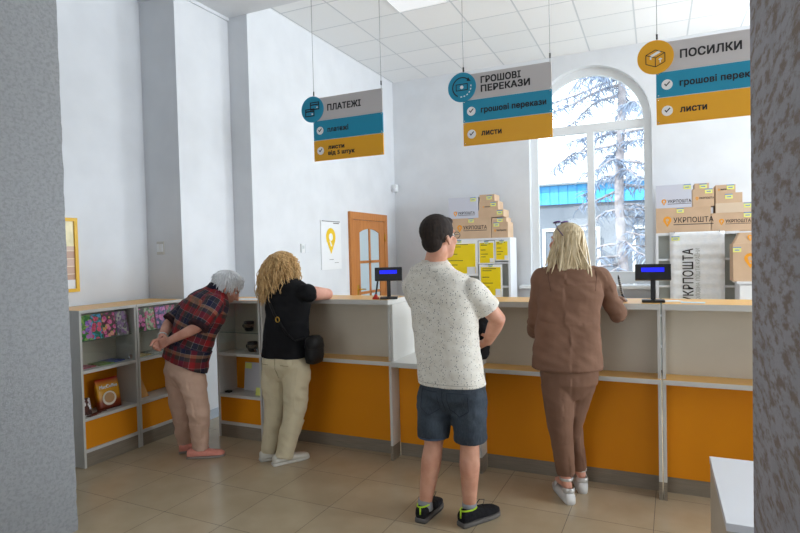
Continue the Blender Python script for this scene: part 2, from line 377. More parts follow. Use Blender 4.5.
# white panel radiator under the sill
t = thing('radiator', (-.8, YB-.09, .2), 'white panel radiator on the back wall below the arched window', 'radiator')
m = MB(); m.box(-1.5, -.1, YB-.13, YB-.05, .25, .85, .008); m.build('radiator_panel', K['pvc'], t)
m = MB()
for k in range(33): m.box(-1.48+k*.042, -1.46+k*.042, YB-.136, YB-.129, .3, .8)
m.build('radiator_ribs', K['pvc'], t); m = MB(); m.box(-1.5, -.1, YB-.135, YB-.045, .85, .87, .004); m.build('radiator_grille', K['white'], t)
for bx_ in (-1.3, -.34): m = MB(); m.box(bx_, bx_+.04, YB-.06, YB-.004, .3, .8); m.build('bracket', K['pvc'], t)

# ---- door in the left wall (a structure with parts)
dy0, dy1, dz = 6.42, 7.53, 2.09
m = MB(); X = XC
m.box(X, X+.035, dy0, dy0+.1, 0, dz-.1, .004); m.box(X, X+.035, dy1-.1, dy1, 0, dz-.1, .004); m.box(X, X+.036, dy0, dy1, dz-.1, dz, .004)
door = m.build('door_1', K['oak']); door['kind'] = 'structure'
ya, yb, za = dy0+.105, dy1-.105, dz-.105; gy0, gy1 = ya+.15, yb-.15
m = MB(); m.box(X, X+.03, ya, gy0, .01, za, .003); m.box(X, X+.03, gy1, yb, .01, za, .003); m.box(X, X+.03, gy0, gy1, .01, .35)
# curved top rail above the glass
n = 14; top = []
for k in range(n+1):
    y = gy0+(gy1-gy0)*k/n; q = abs(2*k/n-1); top.append((y, za-.11-.055*(q**2)))
for k in range(n): m.poly([V((X, top[k][0], top[k][1])), V((X, top[k+1][0], top[k+1][1])), V((X, top[k+1][0], za)), V((X, top[k][0], za))], (.03, 0, 0))
m.build('door_leaf', K['oak'], door)
m = MB(); m.poly([V((X+.004, gy0-.01, .3))]+[V((X+.004, gy1+.01, .3))]+[V((X+.004, y, z+.01)) for y, z in reversed(top)], (.008, 0, 0)); m.build('door_glass', K['frost'], door)
m = MB(); yc = (gy0+gy1)/2; m.box(X+.008, X+.026, yc-.02, yc+.02, .35, za-.1)
for z in (.55, 1.0, 1.42): m.box(X+.008, X+.026, gy0, gy1, z-.018, z+.018)
m.build('glazing_bar', K['oak'], door)
m = MB(); hy = ya+.07; m.box(X+.03, X+.036, hy-.02, hy+.02, .92, 1.12, .003); m.tube([(X+.03, hy, 1.06), (X+.075, hy, 1.06), (X+.08, hy+.02, 1.06), (X+.08, hy+.12, 1.055)], .009); m.build('door_handle', K['brass'], door, True)
for z in (1.7, .4):
    m = MB(); m.tube([(X+.037, yb+.01, z), (X+.037, yb+.01, z+.11)], .009); m.build('hinge', K['brass'], door, True)

# ---- small things on the walls
t = thing('wall_calendar', (XC, 5.97, 1.35), 'white wall calendar printed with a large yellow map pin, hung left of the wooden door', 'calendar')
cy0, cy1, cz0, cz1 = 5.745, 6.21, 1.352, 1.95
m = MB(); m.box(XC+.002, XC+.012, cy0, cy1, cz0, cz1); m.build('sheet', K['paper'], t)
m = MB(); m.tube([(XC+.012, cy0+.02, cz1-.008), (XC+.012, cy1-.02, cz1-.008)], .006); m.build('binding', K['wire'], t, True)
pin('map_pin', (XC+.0125, 5.965, 1.70), (0, 1, 0), (0, 0, 1), .32, K['yellow'], t, K['paper'])
for q_ in ((6.03, 6.17, 1.915, 1.925), (5.92, 6.02, 1.47, 1.475), (6.04, 6.14, 1.43, 1.434)): m = MB(); m.box(XC+.012, XC+.013, *q_); m.build('printed_line', K['print'], t)
t = thing('thermostat', (XC, 5.40, 1.57), 'small white control box on the white wall left of the calendar', 'thermostat')
m = MB(); m.box(XC, XC+.02, 5.32, 5.39, 1.565, 1.665, .004); m.build('housing', K['pvc'], t); m = MB(); m.box(XC, XC+.012, 5.405, 5.48, 1.565, 1.665, .003); m.build('cover', K['boxw'], t)
m = MB(); m.box(XC+.02, XC+.021, 5.335, 5.375, 1.61, 1.645); m.build('display', K['sline'], t)
p = atY(161, 248, YBs); t = thing('light_switch', (p.x, YBs, p.z-.05), 'white double light switch on the narrow grey wall face above the display cabinets', 'switch')
m = MB(); m.box(p.x-.045, p.x+.045, YBs-.01, YBs, p.z-.06, p.z+.06, .004); m.build('plate', K['white'], t)
for dx in (-.02, .02):
    m = MB(); m.box(p.x+dx-.017, p.x+dx+.017, YBs-.016, YBs-.009, p.z-.035, p.z+.035, .003); m.build('rocker', K['pvc'], t)
p = atX(397, 190, XC); t = thing('motion_sensor', (XC, YB, 2.46), 'small white motion sensor high in the back left corner', 'sensor')
m = MB(); m.box(XC, XC+.09, YB-.13, YB-.05, 2.45, 2.57, .02); m.build('housing', K['pvc'], t, True); m = MB(); m.sph((XC+.06, YB-.13, 2.485), .03); m.build('lens', K['boxw'], t, True); m = MB(); m.box(XC, XC+.03, YB-.06, YB, 2.49, 2.53); m.build('bracket', K['pvc'], t)
t = thing('poster', (XA, 2.92, 1.28), 'framed picture with a yellow frame on the far left wall beside the grey pillar', 'picture')
m = MB(); y0, y1, z0, z1 = 2.72, 3.105, 1.29, 1.89; f = .028
m.box(XA, XA+.03, y0, y0+f, z0+f, z1-f); m.box(XA, XA+.03, y1-f, y1, z0+f, z1-f); m.box(XA, XA+.031, y0, y1, z0, z0+f); m.box(XA, XA+.031, y0, y1, z1-f, z1); m.build('frame', K['frameY'], t)
m = MB(); m.box(XA+.005, XA+.018, y0+f, y1-f, z0+.1, 1.66); m.build('printed_picture', m_map('parcel_picture'), t)
m = MB(); m.box(XA+.005, XA+.018, y0+f, y1-f, 1.66, z1-f); m.build('picture_top', plain('pale_gold_print', (238, 226, 176), .3, var=(9, 14)), t)
m = MB(); m.box(XA+.005, XA+.018, y0+f, y1-f, z0+f, z0+.1); m.build('caption_strip', K['paper'], t)

# ---- ceiling lamp panel set in the tile grid
t = thing('ceiling_light', (-2.2, 5.35, ZC-.01), 'square white lamp panel set into the tiled ceiling above the middle sign', 'lamp')
m = MB(); m.box(-2.476, -1.944, 5.084, 5.612, ZC-.006, ZC-.001); m.build('diffuser', K['lamp'], t)
m = MB()
for a in ((-2.49, -2.476, 5.07, 5.626), (-1.944, -1.93, 5.07, 5.626), (-2.476, -1.944, 5.07, 5.084), (-2.476, -1.944, 5.612, 5.626)): m.box(a[0], a[1], a[2], a[3], ZC-.01, ZC)
m.build('frame', K['pvc'], t)

# ================================================================== HANGING SIGNS
def icon_cards(m, c, s, n):
    X, Z = V((1, 0, 0)), V((0, 0, 1))
    def rect(x0, x1, z0, z1, mi): m.poly([c+X*x0*s+Z*z0*s, c+X*x1*s+Z*z0*s, c+X*x1*s+Z*z1*s, c+X*x0*s+Z*z1*s], n, mi)
    for (x0, x1, z0, z1) in ((-.15, .5, -.05, .42), (-.5, .15, -.42, .05)):
        t = .06
        rect(x0, x1, z0, z0+t, 0); rect(x0, x1, z1-t, z1, 0); rect(x0, x0+t, z0, z1, 0); rect(x1-t, x1, z0, z1, 0); rect(x0, x1, z1-.2, z1-.12, 0)
        rect(x1-.2, x1-.1, z0+.1, z0+.18, 1)
def icon_money(m, c, s, n):
    X, Z = V((1, 0, 0)), V((0, 0, 1))
    def rect(x0, x1, z0, z1, mi): m.poly([c+X*x0*s+Z*z0*s, c+X*x1*s+Z*z0*s, c+X*x1*s+Z*z1*s, c+X*x0*s+Z*z1*s], n, mi)
    x0, x1, z0, z1, t = -.46, .46, -.25, .25, .06
    rect(x0, x1, z0, z0+t, 0); rect(x0, x1, z1-t, z1, 0); rect(x0, x0+t, z0, z1, 0); rect(x1-t, x1, z0, z1, 0)
    m.poly([c+X*(.13*s*math.cos(k*PI/8))+Z*(.13*s*math.sin(k*PI/8)) for k in range(16)], n*1.5, 1)
    for a0, a1, mi, st in ((.25, 1.35, 0, 20), (1.45, 2.1, 1, 12)):
        for k in range(st):
            if mi and k % 2: continue
            A, B = PI*(a0+(a1-a0)*k/st), PI*(a0+(a1-a0)*(k+1)/st); r0, r1 = .66*s, .74*s
            m.poly([c+X*(r*math.cos(q))+Z*(r*math.sin(q)) for r, q in ((r0, A), (r1, A), (r1, B), (r0, B))], n, mi)
    A = PI*.25; q = c+X*(.7*s*math.cos(A))+Z*(.7*s*math.sin(A)); m.poly([q+X*.2*s-Z*.14*s, q+X*.0*s+Z*.18*s, q-X*.12*s-Z*.08*s], n, 0)
def icon_parcel(m, c, s, n):
    X, Z = V((1, 0, 0)), V((0, 0, 1)); g = lambda x, z: c+X*x*s+Z*z*s
    def ln(a, b, w=.045, mi=0):
        A, B = V(g(*a)), V(g(*b)); d = (B-A).normalized(); p = d.cross(V((0, 1, 0)))*w*s*.5; m.poly([A+p, B+p, B-p, A-p], n, mi)
    a, b, cc, d = (-.55, .18), (.0, -.05), (.55, .2), (.0, .45)
    for q, r in ((a, b), (b, cc), (cc, d), (d, a), (a, (-.55, -.38)), (b, (0, -.62)), (cc, (.55, -.36)), ((-.55, -.38), (0, -.62)), ((0, -.62), (.55, -.36))): ln(q, r)
    ln((-.27, .07), (.27, .33), .16, 1); ln((-.27, .07), (-.27, -.12), .1, 1); ln((.28, -.38), (.28, -.1), .06, 1); ln((.28, -.1), (.2, -.2), .06, 1); ln((.28, -.1), (.38, -.18), .06, 1)
SY = 4.2
def hanging_sign(x0, z0, label, title, rows, circle, icon, tw, rw):
    Wd, H = .672, .542; x1, z1 = x0+Wd, z0+H; y = SY
    t = thing('hanging_sign', ((x0+x1)/2, y, z0), label, 'sign', 'signs hanging over the counter')
    a, b = z0+.178, z0+.348
    for nm, u0, u1, mt in (('amber_panel', z0, a-.003, 'samber'), ('teal_panel', a+.001, b-.003, 'steal'), ('grey_panel', b+.001, z1, 'sgrey')):
        m = MB(); m.box(x0, x1, y, y+.012, u0, u1, .001); m.build(nm, K[mt], t)
    m = MB(); m.box(x0, x1, y+.002, y+.010, a-.0045, a+.0025); m.box(x0, x1, y+.002, y+.010, b-.0045, b+.0025); m.build('joint_strip', K['sline'], t)
    c = V((x0-.003, y-.004, z1-.092)); R = .112
    m = MB(); m.loft([(c+V((0, .004-k, 0)), V((R, 0, 0)), V((0, 0, R))) for k in (0, .008)], 48); e = m.build('round_emblem', K[circle], t)
    m = MB(); icon(m, c+V((0, -.0045, 0)), .145 if icon is icon_cards else .105, V((0, -.0008, 0))); m.build('emblem_drawing', [K['ink'], K['swhite']], e)
    X, Z = (1, 0, 0), (0, 0, 1)
    tl = title.split('\n'); sz = .072
    if len(tl) == 1: text('title_lettering', title, sz, (x0+.145, y-.0008, z1-.118), X, Z, K['ink'], t, 1.22, .003, width=tw)
    else:
        for k, (q, f_) in enumerate(zip(tl, (.82, 1.0))): text('title_lettering', q, .066, (x0+.145, y-.0008, z1-.078-.066*k), X, Z, K['ink'], t, 1.2, .003, width=tw*f_)
    for (u, row, wd) in ((b-.088, rows[0], rw[0]), (a-.092, rows[1], rw[1])):
        cc = V((x0+.066, y, u)); m = MB(); m.loft([(cc+V((0, -k, 0)), V((.034, 0, 0)), V((0, 0, .034))) for k in (0, .0012)], 28); e = m.build('tick_disc', K['swhite'], t)
        m = MB(); g = [(-.017, .003), (-.006, -.012), (.019, .015), (.014, .02), (-.006, -.002), (-.012, .008)]; m.poly([cc+V((p, -.0014, q)) for p, q in g], (0, -.001, 0)); m.build('tick_mark', K['ink'], e)
        ln = row.split('\n')
        for k, q in enumerate(ln): text('row_lettering', q, .058 if len(ln) == 1 else .048, (x0+.142, y-.0008, u-.018 if len(ln) == 1 else u+.008-.05*k), X, Z, K['ink'], t, 1.2, .0022, width=wd*(.62 if len(ln) > 1 and k == 0 else 1))
    for px in (x0+.012, x1-.012):
        for pz in (z0+.012, a-.014, a+.014, b-.014, b+.014, z1-.012): m = MB(); m.tube([(px, y-.003, pz), (px, y+.001, pz)], .004, 8); m.build('rivet', K['chrome'], t, True)
    for px in (x0+.008, x1-.01):
        m = MB(); m.tube([(px, y+.006, z1+.04), (px, y+.006, ZF)], .0022, 6); wv = m.build('hanging_wire', K['wire'], t, True)
        m = MB(); m.tube([(px, y+.006, z1+.028), (px, y+.006, z1+.062)], .006, 8); m.tube([(px, y+.006, z1-.004), (px, y+.006, z1+.03)], .002, 6); m.build('crimp', K['black'], wv, True)
hanging_sign(-2.705, 2.355, 'hanging sign titled ПЛАТЕЖІ, teal and amber rows, leftmost over the counter', 'ПЛАТЕЖІ', ('платежі', 'листи\nвід 5 штук'), 'steal', icon_cards, .326, (.205, .26))
hanging_sign(-1.344, 2.353, 'hanging sign titled ГРОШОВІ ПЕРЕКАЗИ with teal banknote emblem, left of the arched window', 'ГРОШОВІ\nПЕРЕКАЗИ', ('грошові перекази', 'листи'), 'steal', icon_money, .372, (.49, .157))
hanging_sign(.013, 2.361, 'hanging sign titled ПОСИЛКИ with round amber parcel emblem, right of the arched window', 'ПОСИЛКИ', ('грошові перекази', 'листи'), 'samber', icon_parcel, .353, (.49, .158))

# ================================================================== COUNTERS
YF = 3.707
def counter_unit(x0, x1, label):
    t = thing('counter', ((x0+x1)/2, 3.88, 0), label, 'counter', 'service counter units')
    m = MB(); m.box(x0, x1, YF, 4.08, 1.163, 1.2, .002).topmat(1); m.build('counter_top', [K['white'], K['wood']], t)
    for x in (x0, x1-.018):
        m = MB(); m.box(x, x+.018, 3.735, 4.06, .11, 1.163, .001); sp = m.build('side_panel', K['white'], t)
        m = MB(); m.box(x-.001, x+.019, 3.733, 3.86, 0, .11); m.build('kick_plate', K['metal'], sp)
    a, b = x0+.018, x1-.018
    m = MB(); m.box(x0, x1, YF, 3.89, .713, .743, .002).topmat(1); m.build('bag_ledge', [K['white'], K['wood']], t)
    m = MB(); m.box(a, b, 3.862, 3.878, .1, .713); m.build('front_panel', K['orange'], t)
    m = MB(); m.box(a, b, 3.868, 3.884, 0, .1); m.build('plinth', K['metal'], t)
    m = MB(); m.box(a, b, 3.89, 3.906, .743, 1.163); m.build('upper_panel', K['beige'], t)
    return t
counter_unit(-2.975, -1.792, 'orange and white counter unit where the curly haired woman leans, beneath the leftmost sign')
counter_unit(-1.13, .019, 'orange and white counter unit where the woman in the brown suit stands')
counter_unit(.028, 1.18, 'orange and white counter unit at the right, running behind the stained pillar')
t = thing('low_desk', (-1.46, 4.0, 0), 'low white desk section between the counter units in front of the man', 'desk')
m = MB(); m.box(-1.79, -1.132, YF, 4.45, .705, .742, .002); m.build('desk_top', K['white'], t)
m = MB(); m.box(-1.788, -1.135, 3.862, 3.878, .1, .705); m.build('front_panel', K['orange'], t)
m = MB(); m.box(-1.788, -1.135, 3.868, 3.884, 0, .1); m.build('plinth', K['metal'], t)
m = MB(); m.box(-1.790, -1.772, 3.74, 4.45, .7425, 1.163); m.box(-1.79, -1.772, 4.085, 4.45, 0, .705); m.build('side_panel', K['white'], t)

# ---- things on the counters
def display(x, y, rz, label):
    z = 1.2; t = thing('customer_display', (x, y, z), label, 'display', 'customer displays on the counter')
    T = Matrix.Translation((x, y, z)) @ Matrix.Rotation(rz, 4, 'Z')
    m = MB(T); m.box(-.065, .065, -.045, .045, 0, .016, .004); m.build('base', K['black'], t)
    m = MB(T); m.box(-.014, .014, -.012, .014, .016, .16, .003); m.build('pole', K['black'], t)
    rx = Matrix.Rotation(math.radians(-10), 4, 'X')
    m = MB(T); m.box(-.102, .102, -.022, .022, .135, .235, .005, 0, (V((0, 0, .16)), rx)); h = m.build('housing', K['black'], t)
    m = MB(T); m.box(-.066, .064, -.0235, -.021, .185, .212, 0, 0, (V((0, 0, .16)), rx)); m.build('screen', K['screen'], h)
display(-1.825, 3.80, math.radians(22), 'black customer display with blue screen on the left counter, beside the wooden door')
display(-.02, 3.82, math.radians(2), 'black customer display with blue screen on the right counter, below the arched window')
def pen(x, y, lean, basem, penm, label, cord):
    z = 1.2; t = thing('pen_stand', (x, y, z), label, 'pen', 'pens on the counter')
    m = MB(); m.lathe([(.026, 0), (.026, .008), (.014, .02), (.009, .035)], (x, y, z)); m.build('base', basem, t, True)
    a = V((x, y, z+.02)); b = a+V(lean); m = MB(); m.tube([a, a.lerp(b, .1), a.lerp(b, .85), b], [.004, .007, .007, .003], 10); m.build('pen', penm, t, True)
    if cord:
        m = MB(); d = (b-a).normalized(); o = d.orthogonal().normalized(); q = d.cross(o)
        m.tube([a.lerp(b, .15+.7*k/70)+(o*math.cos(k*.75)+q*math.sin(k*.75))*.009 for k in range(71)], .0022, 5); m.build('spiral_cord', K['white'], t, True)
p = atZ(374, 299.3, 1.2); pen(p.x, p.y+.03, (.01, .03, .145), K['red'], K['ink'], 'dark pen standing in a red base on the left counter', False)
p = atZ(623, 301.5, 1.2); pen(p.x, p.y+.02, (-.03, .03, .145), K['black'], K['black'], 'black pen with spiral cord in a stand beside the right customer display', True)
for px, py, w_, h_, rz, mt, lb in ((672, 301.2, .1, .07, .4, K['paper'], 'small white leaflet lying on the wooden right counter, nearer the customer display'), (693, 302.8, .13, .07, -.1, plain('pale_blue_paper', (206, 226, 240), .6), 'pale blue slip of paper at the front edge of the right counter')):
    p = atZ(px, py, 1.2); m = MB(Matrix.Translation((p.x, max(p.y, 3.75), 1.2)) @ Matrix.Rotation(rz, 4, 'Z')); m.box(-w_/2, w_/2, -h_/2, h_/2, .0005, .003); tag(m.build('leaflet', mt), lb, 'leaflet')

# ================================================================== DISPLAY CABINETS
ZT = 1.175
def cabinet(T, W, D, label, group=None, third=False, DB=.24):
    o = T @ V((W/2, D/2, 0)); t = thing('display_cabinet', o, label, 'cabinet', group)
    for x in (0, W-.018):
        m = MB(T); m.box(x, x+.018, 0, D, 0, ZT-.024, .001); m.build('side_panel', K['white'], t)
    m = MB(T); m.box(-.001, W+.001, -.004, D, ZT-.024, ZT, .002).topmat(1); m.build('cabinet_top', [K['white'], K['wood']], t)
    a, b = .018, W-.018
    for z, nm in ((.70, 'shelf'), (.345, 'shelf')):
        m = MB(T); m.box(a, b, .0, DB-.015, z, z+.024, .001); m.build(nm, K['white'], t)
    m = MB(T); m.box(a, b, .01, .026, .135, .345); m.build('orange_panel', K['orange'], t)
    m = MB(T); m.box(a, b, .0, .02, .11, .135); m.build('bottom_rail', K['white'], t)
    m = MB(T); m.box(a, b, .006, .024, 0, .11); m.build('plinth', K['metal'], t)
    m = MB(T); m.box(a, b, DB-.015, DB-.003, .724, ZT-.024); m.build('back_panel', K['beige'], t)
    m = MB(T); m.box(a, b, DB-.015, DB-.003, .369, .7); m.build('orange_back_panel', K['orange'], t)
    zg = .893 if third else .935
    m = MB(T); m.box(a+.001, b-.001, .03, DB-.02, zg, zg+.006); gs = m.build('glass_shelf', K['glass'], t)
    m = MB(T); m.box(a+.001, b-.001, .028, .03, zg, zg+.006); m.build('polished_edge', K['gedge'], gs)
    m = MB(T); m.box(a+.001, b-.001, .012, .016, .725, ZT-.026); m.build('glass_door', K['glass'], t)
    m = MB(T); m.box(b-.05, b-.025, .004, .02, .745, .775, .003); m.build('lock', K['chrome'], t)
    return t, zg+.006
XS = -3.87; DS = .42
T1 = Matrix.Translation((XS, 2.782, 0)) @ Matrix.Rotation(PI/2, 4, 'Z'); T2 = Matrix.Translation((XS, 3.287, 0)) @ Matrix.Rotation(PI/2, 4, 'Z')
_, zg = cabinet(T1, .498, DS, 'display cabinet nearest the grey pillar, coffee packet in its lower bay', 'display cabinets along the left wall')
cabinet(T2, .498, DS, 'display cabinet behind the stooping man in plaid, second from the grey pillar', 'display cabinets along the left wall')
X3, Y3, W3 = -3.452, 3.735, .468
T3 = Matrix.Translation((X3, Y3, 0)); _, zg3 = cabinet(T3, W3, .35, 'narrow display cabinet with two dark mugs beside the curly haired woman', None, True)
# greeting cards standing on the glass shelves
cards = [(T1, .03, .105, ((150, 190, 90), (110, 60, 160), (220, 120, 160), (60, 130, 60)), 'violet flower card on green, first from the grey pillar'),
 (T1, .135, .09, ((90, 170, 220), (210, 40, 80), (240, 90, 110), (50, 120, 90)), 'red flower card on sky blue, second from the grey pillar'),
 (T1, .23, .115, ((120, 30, 80), (220, 70, 130), (240, 190, 60), (60, 100, 50)), 'crimson card with a yellow bloom, third from the grey pillar'),
 (T1, .35, .11, ((110, 60, 120), (70, 50, 60), (150, 80, 160), (190, 180, 170)), 'dark purple patterned card, fourth from the grey pillar'),
 (T2, .022, .10, ((80, 40, 50), (230, 80, 150), (240, 130, 180), (60, 90, 50)), 'pink peony card on dark ground, first in the second cabinet'),
 (T2, .128, .095, ((214, 224, 190), (230, 90, 130), (240, 150, 120), (120, 150, 100)), 'pink rose card on pale green, second in the second cabinet'),
 (T2, .238, .11, ((150, 130, 190), (200, 80, 160), (240, 150, 200), (80, 80, 130)), 'lilac bouquet card, third in the second cabinet'),
 (T2, .358, .10, ((190, 150, 200), (220, 90, 130), (230, 130, 160), (110, 140, 100)), 'pale violet rose card, partly behind the plaid sleeve')]
for i, (T, x, w_, c, lb) in enumerate(cards):
    R = Matrix.Rotation(math.radians(-9), 4, 'X'); m = MB(T @ Matrix.Translation((x, .035, zg+.001)) @ R); m.box(0, w_, 0, .003, 0, .19)
    tag(m.build('greeting_card', m_flowers('card_print_%d' % i, c[0], c[1], c[2], c[3], i+1)), lb, 'card', 'flower greeting cards in the cabinets')
for T, x, y, rz, c, lb in ((T1, .05, .06, .1, (190, 90, 110), 'pink booklet lying on the middle shelf of the first cabinet, nearest the pillar'), (T1, .2, .06, -.06, (130, 160, 90), 'green booklet lying on the middle shelf of the first cabinet, in the middle'), (T1, .32, .07, .12, (90, 110, 190), 'blue booklet lying on the middle shelf of the first cabinet, at the right'),
                           (T2, .06, .06, .05, (222, 190, 120), 'tan booklet lying on the middle shelf of the second cabinet'), (T2, .22, .07, -.1, (226, 226, 222), 'white booklet lying on the middle shelf of the second cabinet')):
    m = MB(T @ Matrix.Translation((x, y, .7245)) @ Matrix.Rotation(rz, 4, 'Z')); m.box(0, .13, 0, .15, 0, .008, .001)
    tag(m.build('booklet', plain('booklet_cover', c, .4, var=(30, 30))), lb, 'booklet', 'booklets on the middle shelves')
# coffee packet
P0 = Matrix.Translation((XS, 2.782, 0)) @ Matrix.Rotation(PI/2, 4, 'Z') @ Matrix.Translation((.20, .08, .3695)) @ Matrix.Scale(.84, 4) @ Matrix.Rotation(math.radians(-8), 4, 'X') @ Matrix.Rotation(math.radians(-8), 4, 'Z')
t = thing('coffee_packet', P0 @ V((.11, .02, 0)), 'large yellow and red coffee packet standing in the lower bay of the first cabinet', 'packet')
m = MB(P0); rr = []
for z, d in ((0, .03), (.03, .036), (.15, .034), (.25, .02), (.27, .004), (.285, .003)): rr.append((V((.11, .03, z)), V((.11, 0, 0)), V((0, d, 0))))
mm = M('packet_foil', (220, 150, 20), .3); spx = mm.n('ShaderNodeSeparateXYZ'); mm.l(mm.coord(), spx.inputs[0]); mm.color(mm.ramp(mm.math('MULTIPLY', spx.outputs[2], 3.4), [(0, (96, 30, 16)), (.2, (150, 60, 16)), (.34, (228, 158, 30)), (.62, (240, 176, 36)), (.78, (190, 30, 26)), (1, (150, 18, 22))]))
m.loft(rr, 24, 0, True, 5); m.build('foil_bag', mm.m, t, True)
m = MB(P0); c = V((.10, -.007, .10)); m.lathe([(.06, 0), (.066, .003), (.066, .006)], (0, 0, 0), 24); 
bmesh.ops.rotate(m.b, verts=m.b.verts[:], cent=(0, 0, 0), matrix=Matrix.Rotation(PI/2, 4, 'X')); bmesh.ops.translate(m.b, verts=m.b.verts[:], vec=c); m.build('printed_cup', plain('cup_print', (238, 226, 206), .4), t)
m = MB(P0); m.lathe([(.048, 0), (.048, .0025)], (0, 0, 0), 24); bmesh.ops.rotate(m.b, verts=m.b.verts[:], cent=(0, 0, 0), matrix=Matrix.Rotation(PI/2, 4, 'X')); bmesh.ops.translate(m.b, verts=m.b.verts[:], vec=c+V((0, -.0055, .004))); m.build('printed_coffee', plain('coffee_print', (196, 150, 100), .4), t)
R3 = P0.to_3x3(); text('packet_lettering', 'MacCoffee', .036, P0 @ V((.02, -.006, .196)), R3 @ V((1, 0, 0)), R3 @ V((0, 0, 1)), K['swhite'], t, 1.0, .0015, width=.145)
PS = T1 @ Matrix.Translation((.03, .07, .3695)) @ Matrix.Rotation(math.radians(-12), 4, 'X'); m = MB(PS); m.box(0, .1, 0, .012, 0, .13, .003)
tag(m.build('sachet_pack', m_flowers('sachet_print', (90, 50, 40), (200, 190, 185), (120, 70, 55), (60, 34, 30), 12)), 'small brown and white packet at the front corner of the first cabinet', 'packet')
for k, (x, y, rz) in enumerate(((.15, .05, .3), (.21, .07, -.2), (.09, .025, .1))):
    m = MB(T1 @ Matrix.Translation((x, y, .3695+.0)) @ Matrix.Rotation(rz, 4, 'Z')); m.box(-.03, .03, -.02, .02, 0, .006, .002)
    tag(m.build('coffee_sachet', plain('sachet_brown', (96, 44, 34), .4)), ('brown sachet lying right of centre before the coffee packet', 'brown sachet lying under the right edge of the coffee packet', 'brown sachet lying before the small white and brown packet')[k], 'sachet', 'sachets in the first cabinet')
m = MB(T2 @ Matrix.Translation((.05, .10, .3695))); m.poly([V((0, 0, 0)), V((.13, 0, 0)), V((.07, .03, .19)), V((.03, .03, .2))], (0, .05, 0)); tag(m.build('paper_bag', plain('kraft_paper', (206, 150, 84), .8, var=(12, 8))), 'brown paper bag in the lower bay of the second cabinet', 'bag')
m = MB(T2 @ Matrix.Translation((.33, .04, .3695)) @ Matrix.Rotation(math.radians(-12), 4, 'X')); m.box(0, .045, 0, .004, 0, .06); tag(m.build('price_card', K['tag']), 'small yellow price card at the front of the second cabinet', 'price card')
# mugs and the paper in the narrow cabinet
def mug(p, label):
    t = thing('mug', p, label, 'mug', 'dark mugs in the narrow cabinet')
    m = MB(); m.lathe([(.028, 0), (.038, .012), (.043, .045), (.044, .085), (.0405, .085), (.038, .02), (.004, .012)], p, 28); m.build('bowl', K['black'], t, True)
    m = MB(); m.lathe([(.0432, .035), (.0442, .045), (.0449, .062), (.0447, .063)], p, 28); m.build('printed_band', plain('mug_print', (104, 84, 66), .4, var=(60, 40)), t, True)
    m = MB(); m.tube([V(p)+V((-.04-.026*math.sin(PI*k/10), 0, .07-.05*k/10)) for k in range(11)], .006, 8); m.build('handle', K['black'], t, True)
mug((X3+.25, Y3+.13, zg3), 'dark mug on the glass shelf, the upper of two in the narrow cabinet')
mug((X3+.29, Y3+.12, .7245), 'dark mug on the white middle shelf, the lower of two in the narrow cabinet')
t = thing('envelope', (X3+.26, Y3+.17, .3695), 'white envelope standing in the lower bay of the narrow cabinet', 'envelope')
m = MB(Matrix.Translation((X3+.14, Y3+.17, .3695)) @ Matrix.Rotation(math.radians(-6), 4, 'X')); m.box(0, .25, 0, .006, 0, .245, .001); m.build('sheet', plain('grey_white_paper', (200, 198, 200), .6), t)
for dx, dz in ((.005, .19), ):
    m = MB(Matrix.Translation((X3+.14, Y3+.17, .3695)) @ Matrix.Rotation(math.radians(-6), 4, 'X')); m.box(dx, dx+.07, -.002, -.0002, dz, dz+.05); m.build('price_tag', K['tag'], t)
m = MB(Matrix.Translation((X3+.36, Y3+.05, .3695)) @ Matrix.Rotation(math.radians(-10), 4, 'X')); m.box(0, .07, 0, .004, 0, .065); tag(m.build('price_card', K['tag']), 'yellow price card at the right front of the narrow cabinet', 'price card')
m = MB(); m.box(X3+.04, X3+.09, Y3+.04, Y3+.08, .3695, .385, .003); tag(m.build('card_holder', K['dark']), 'small dark holder at the left front corner of the narrow cabinet', 'holder')
m = MB(Matrix.Translation((X3+.3, Y3+.1, ZT+.0005)) @ Matrix.Rotation(.2, 4, 'Z')); m.box(-.14, .12, -.07, .1, 0, .002); tag(m.build('paper_sheet', K['paper']), 'white sheet of paper lying on top of the narrow cabinet', 'paper')

# ================================================================== BACK SHELVING AND PARCELS
YS = 7.35
def X_(px, py, y=YS): return atY(px, py, y)
def bookcase(x0, x1, top, D, shelves, divs, label):
    t = thing('bookcase', ((x0+x1)/2, YS+D/2, 0), label, 'shelf')
    for x in (x0, x1-.03):
        m = MB(); m.box(x, x+.03, YS, YS+D, 0, top-.03, .002); m.build('side_panel', K['boxw'], t)
    m = MB(); m.box(x0, x1, YS, YS+D, top-.03, top, .002); m.build('top_panel', K['boxw'], t)
    for x in divs: m = MB(); m.box(x, x+.02, YS+.01, YS+D-.01, 0, top-.03); m.build('divider', K['boxw'], t)
    for z in shelves:
        m = MB(); m.box(x0+.03, x1-.03, YS+.008, YS+D-.01, z-.022, z); m.build('shelf_board', K['boxw'], t)
    m = MB(); m.box(x0+.03, x1-.03, YS+.07, YS+.08, .05, top-.03); m.build('back_panel', K['palegrey'], t)  # plain grey sheet set forward, close behind the shelf fronts
    return t
s1r = X_(510, 238).x; s1l = s1r-1.15; s1t = X_(505, 237.5).z
bookcase(s1l, s1r, s1t, .36, (.35, .72, X_(505, 286).z, X_(505, 262).z), (s1r-.39, s1r-.79), 'white shelving unit with yellow mailers and stacked parcels, behind the man at the back wall')
q2l = X_(655.5, 233).x; s2r = X_(739.5, 233).x; s2t = X_(700, 232).z
bookcase(q2l, s2r, s2t, .36, (.35, .72, X_(663, 285.5).z, X_(663, 259).z), (q2l+.25, s2r-.25), 'white shelving unit right of the arched window, a white sack hung before it')
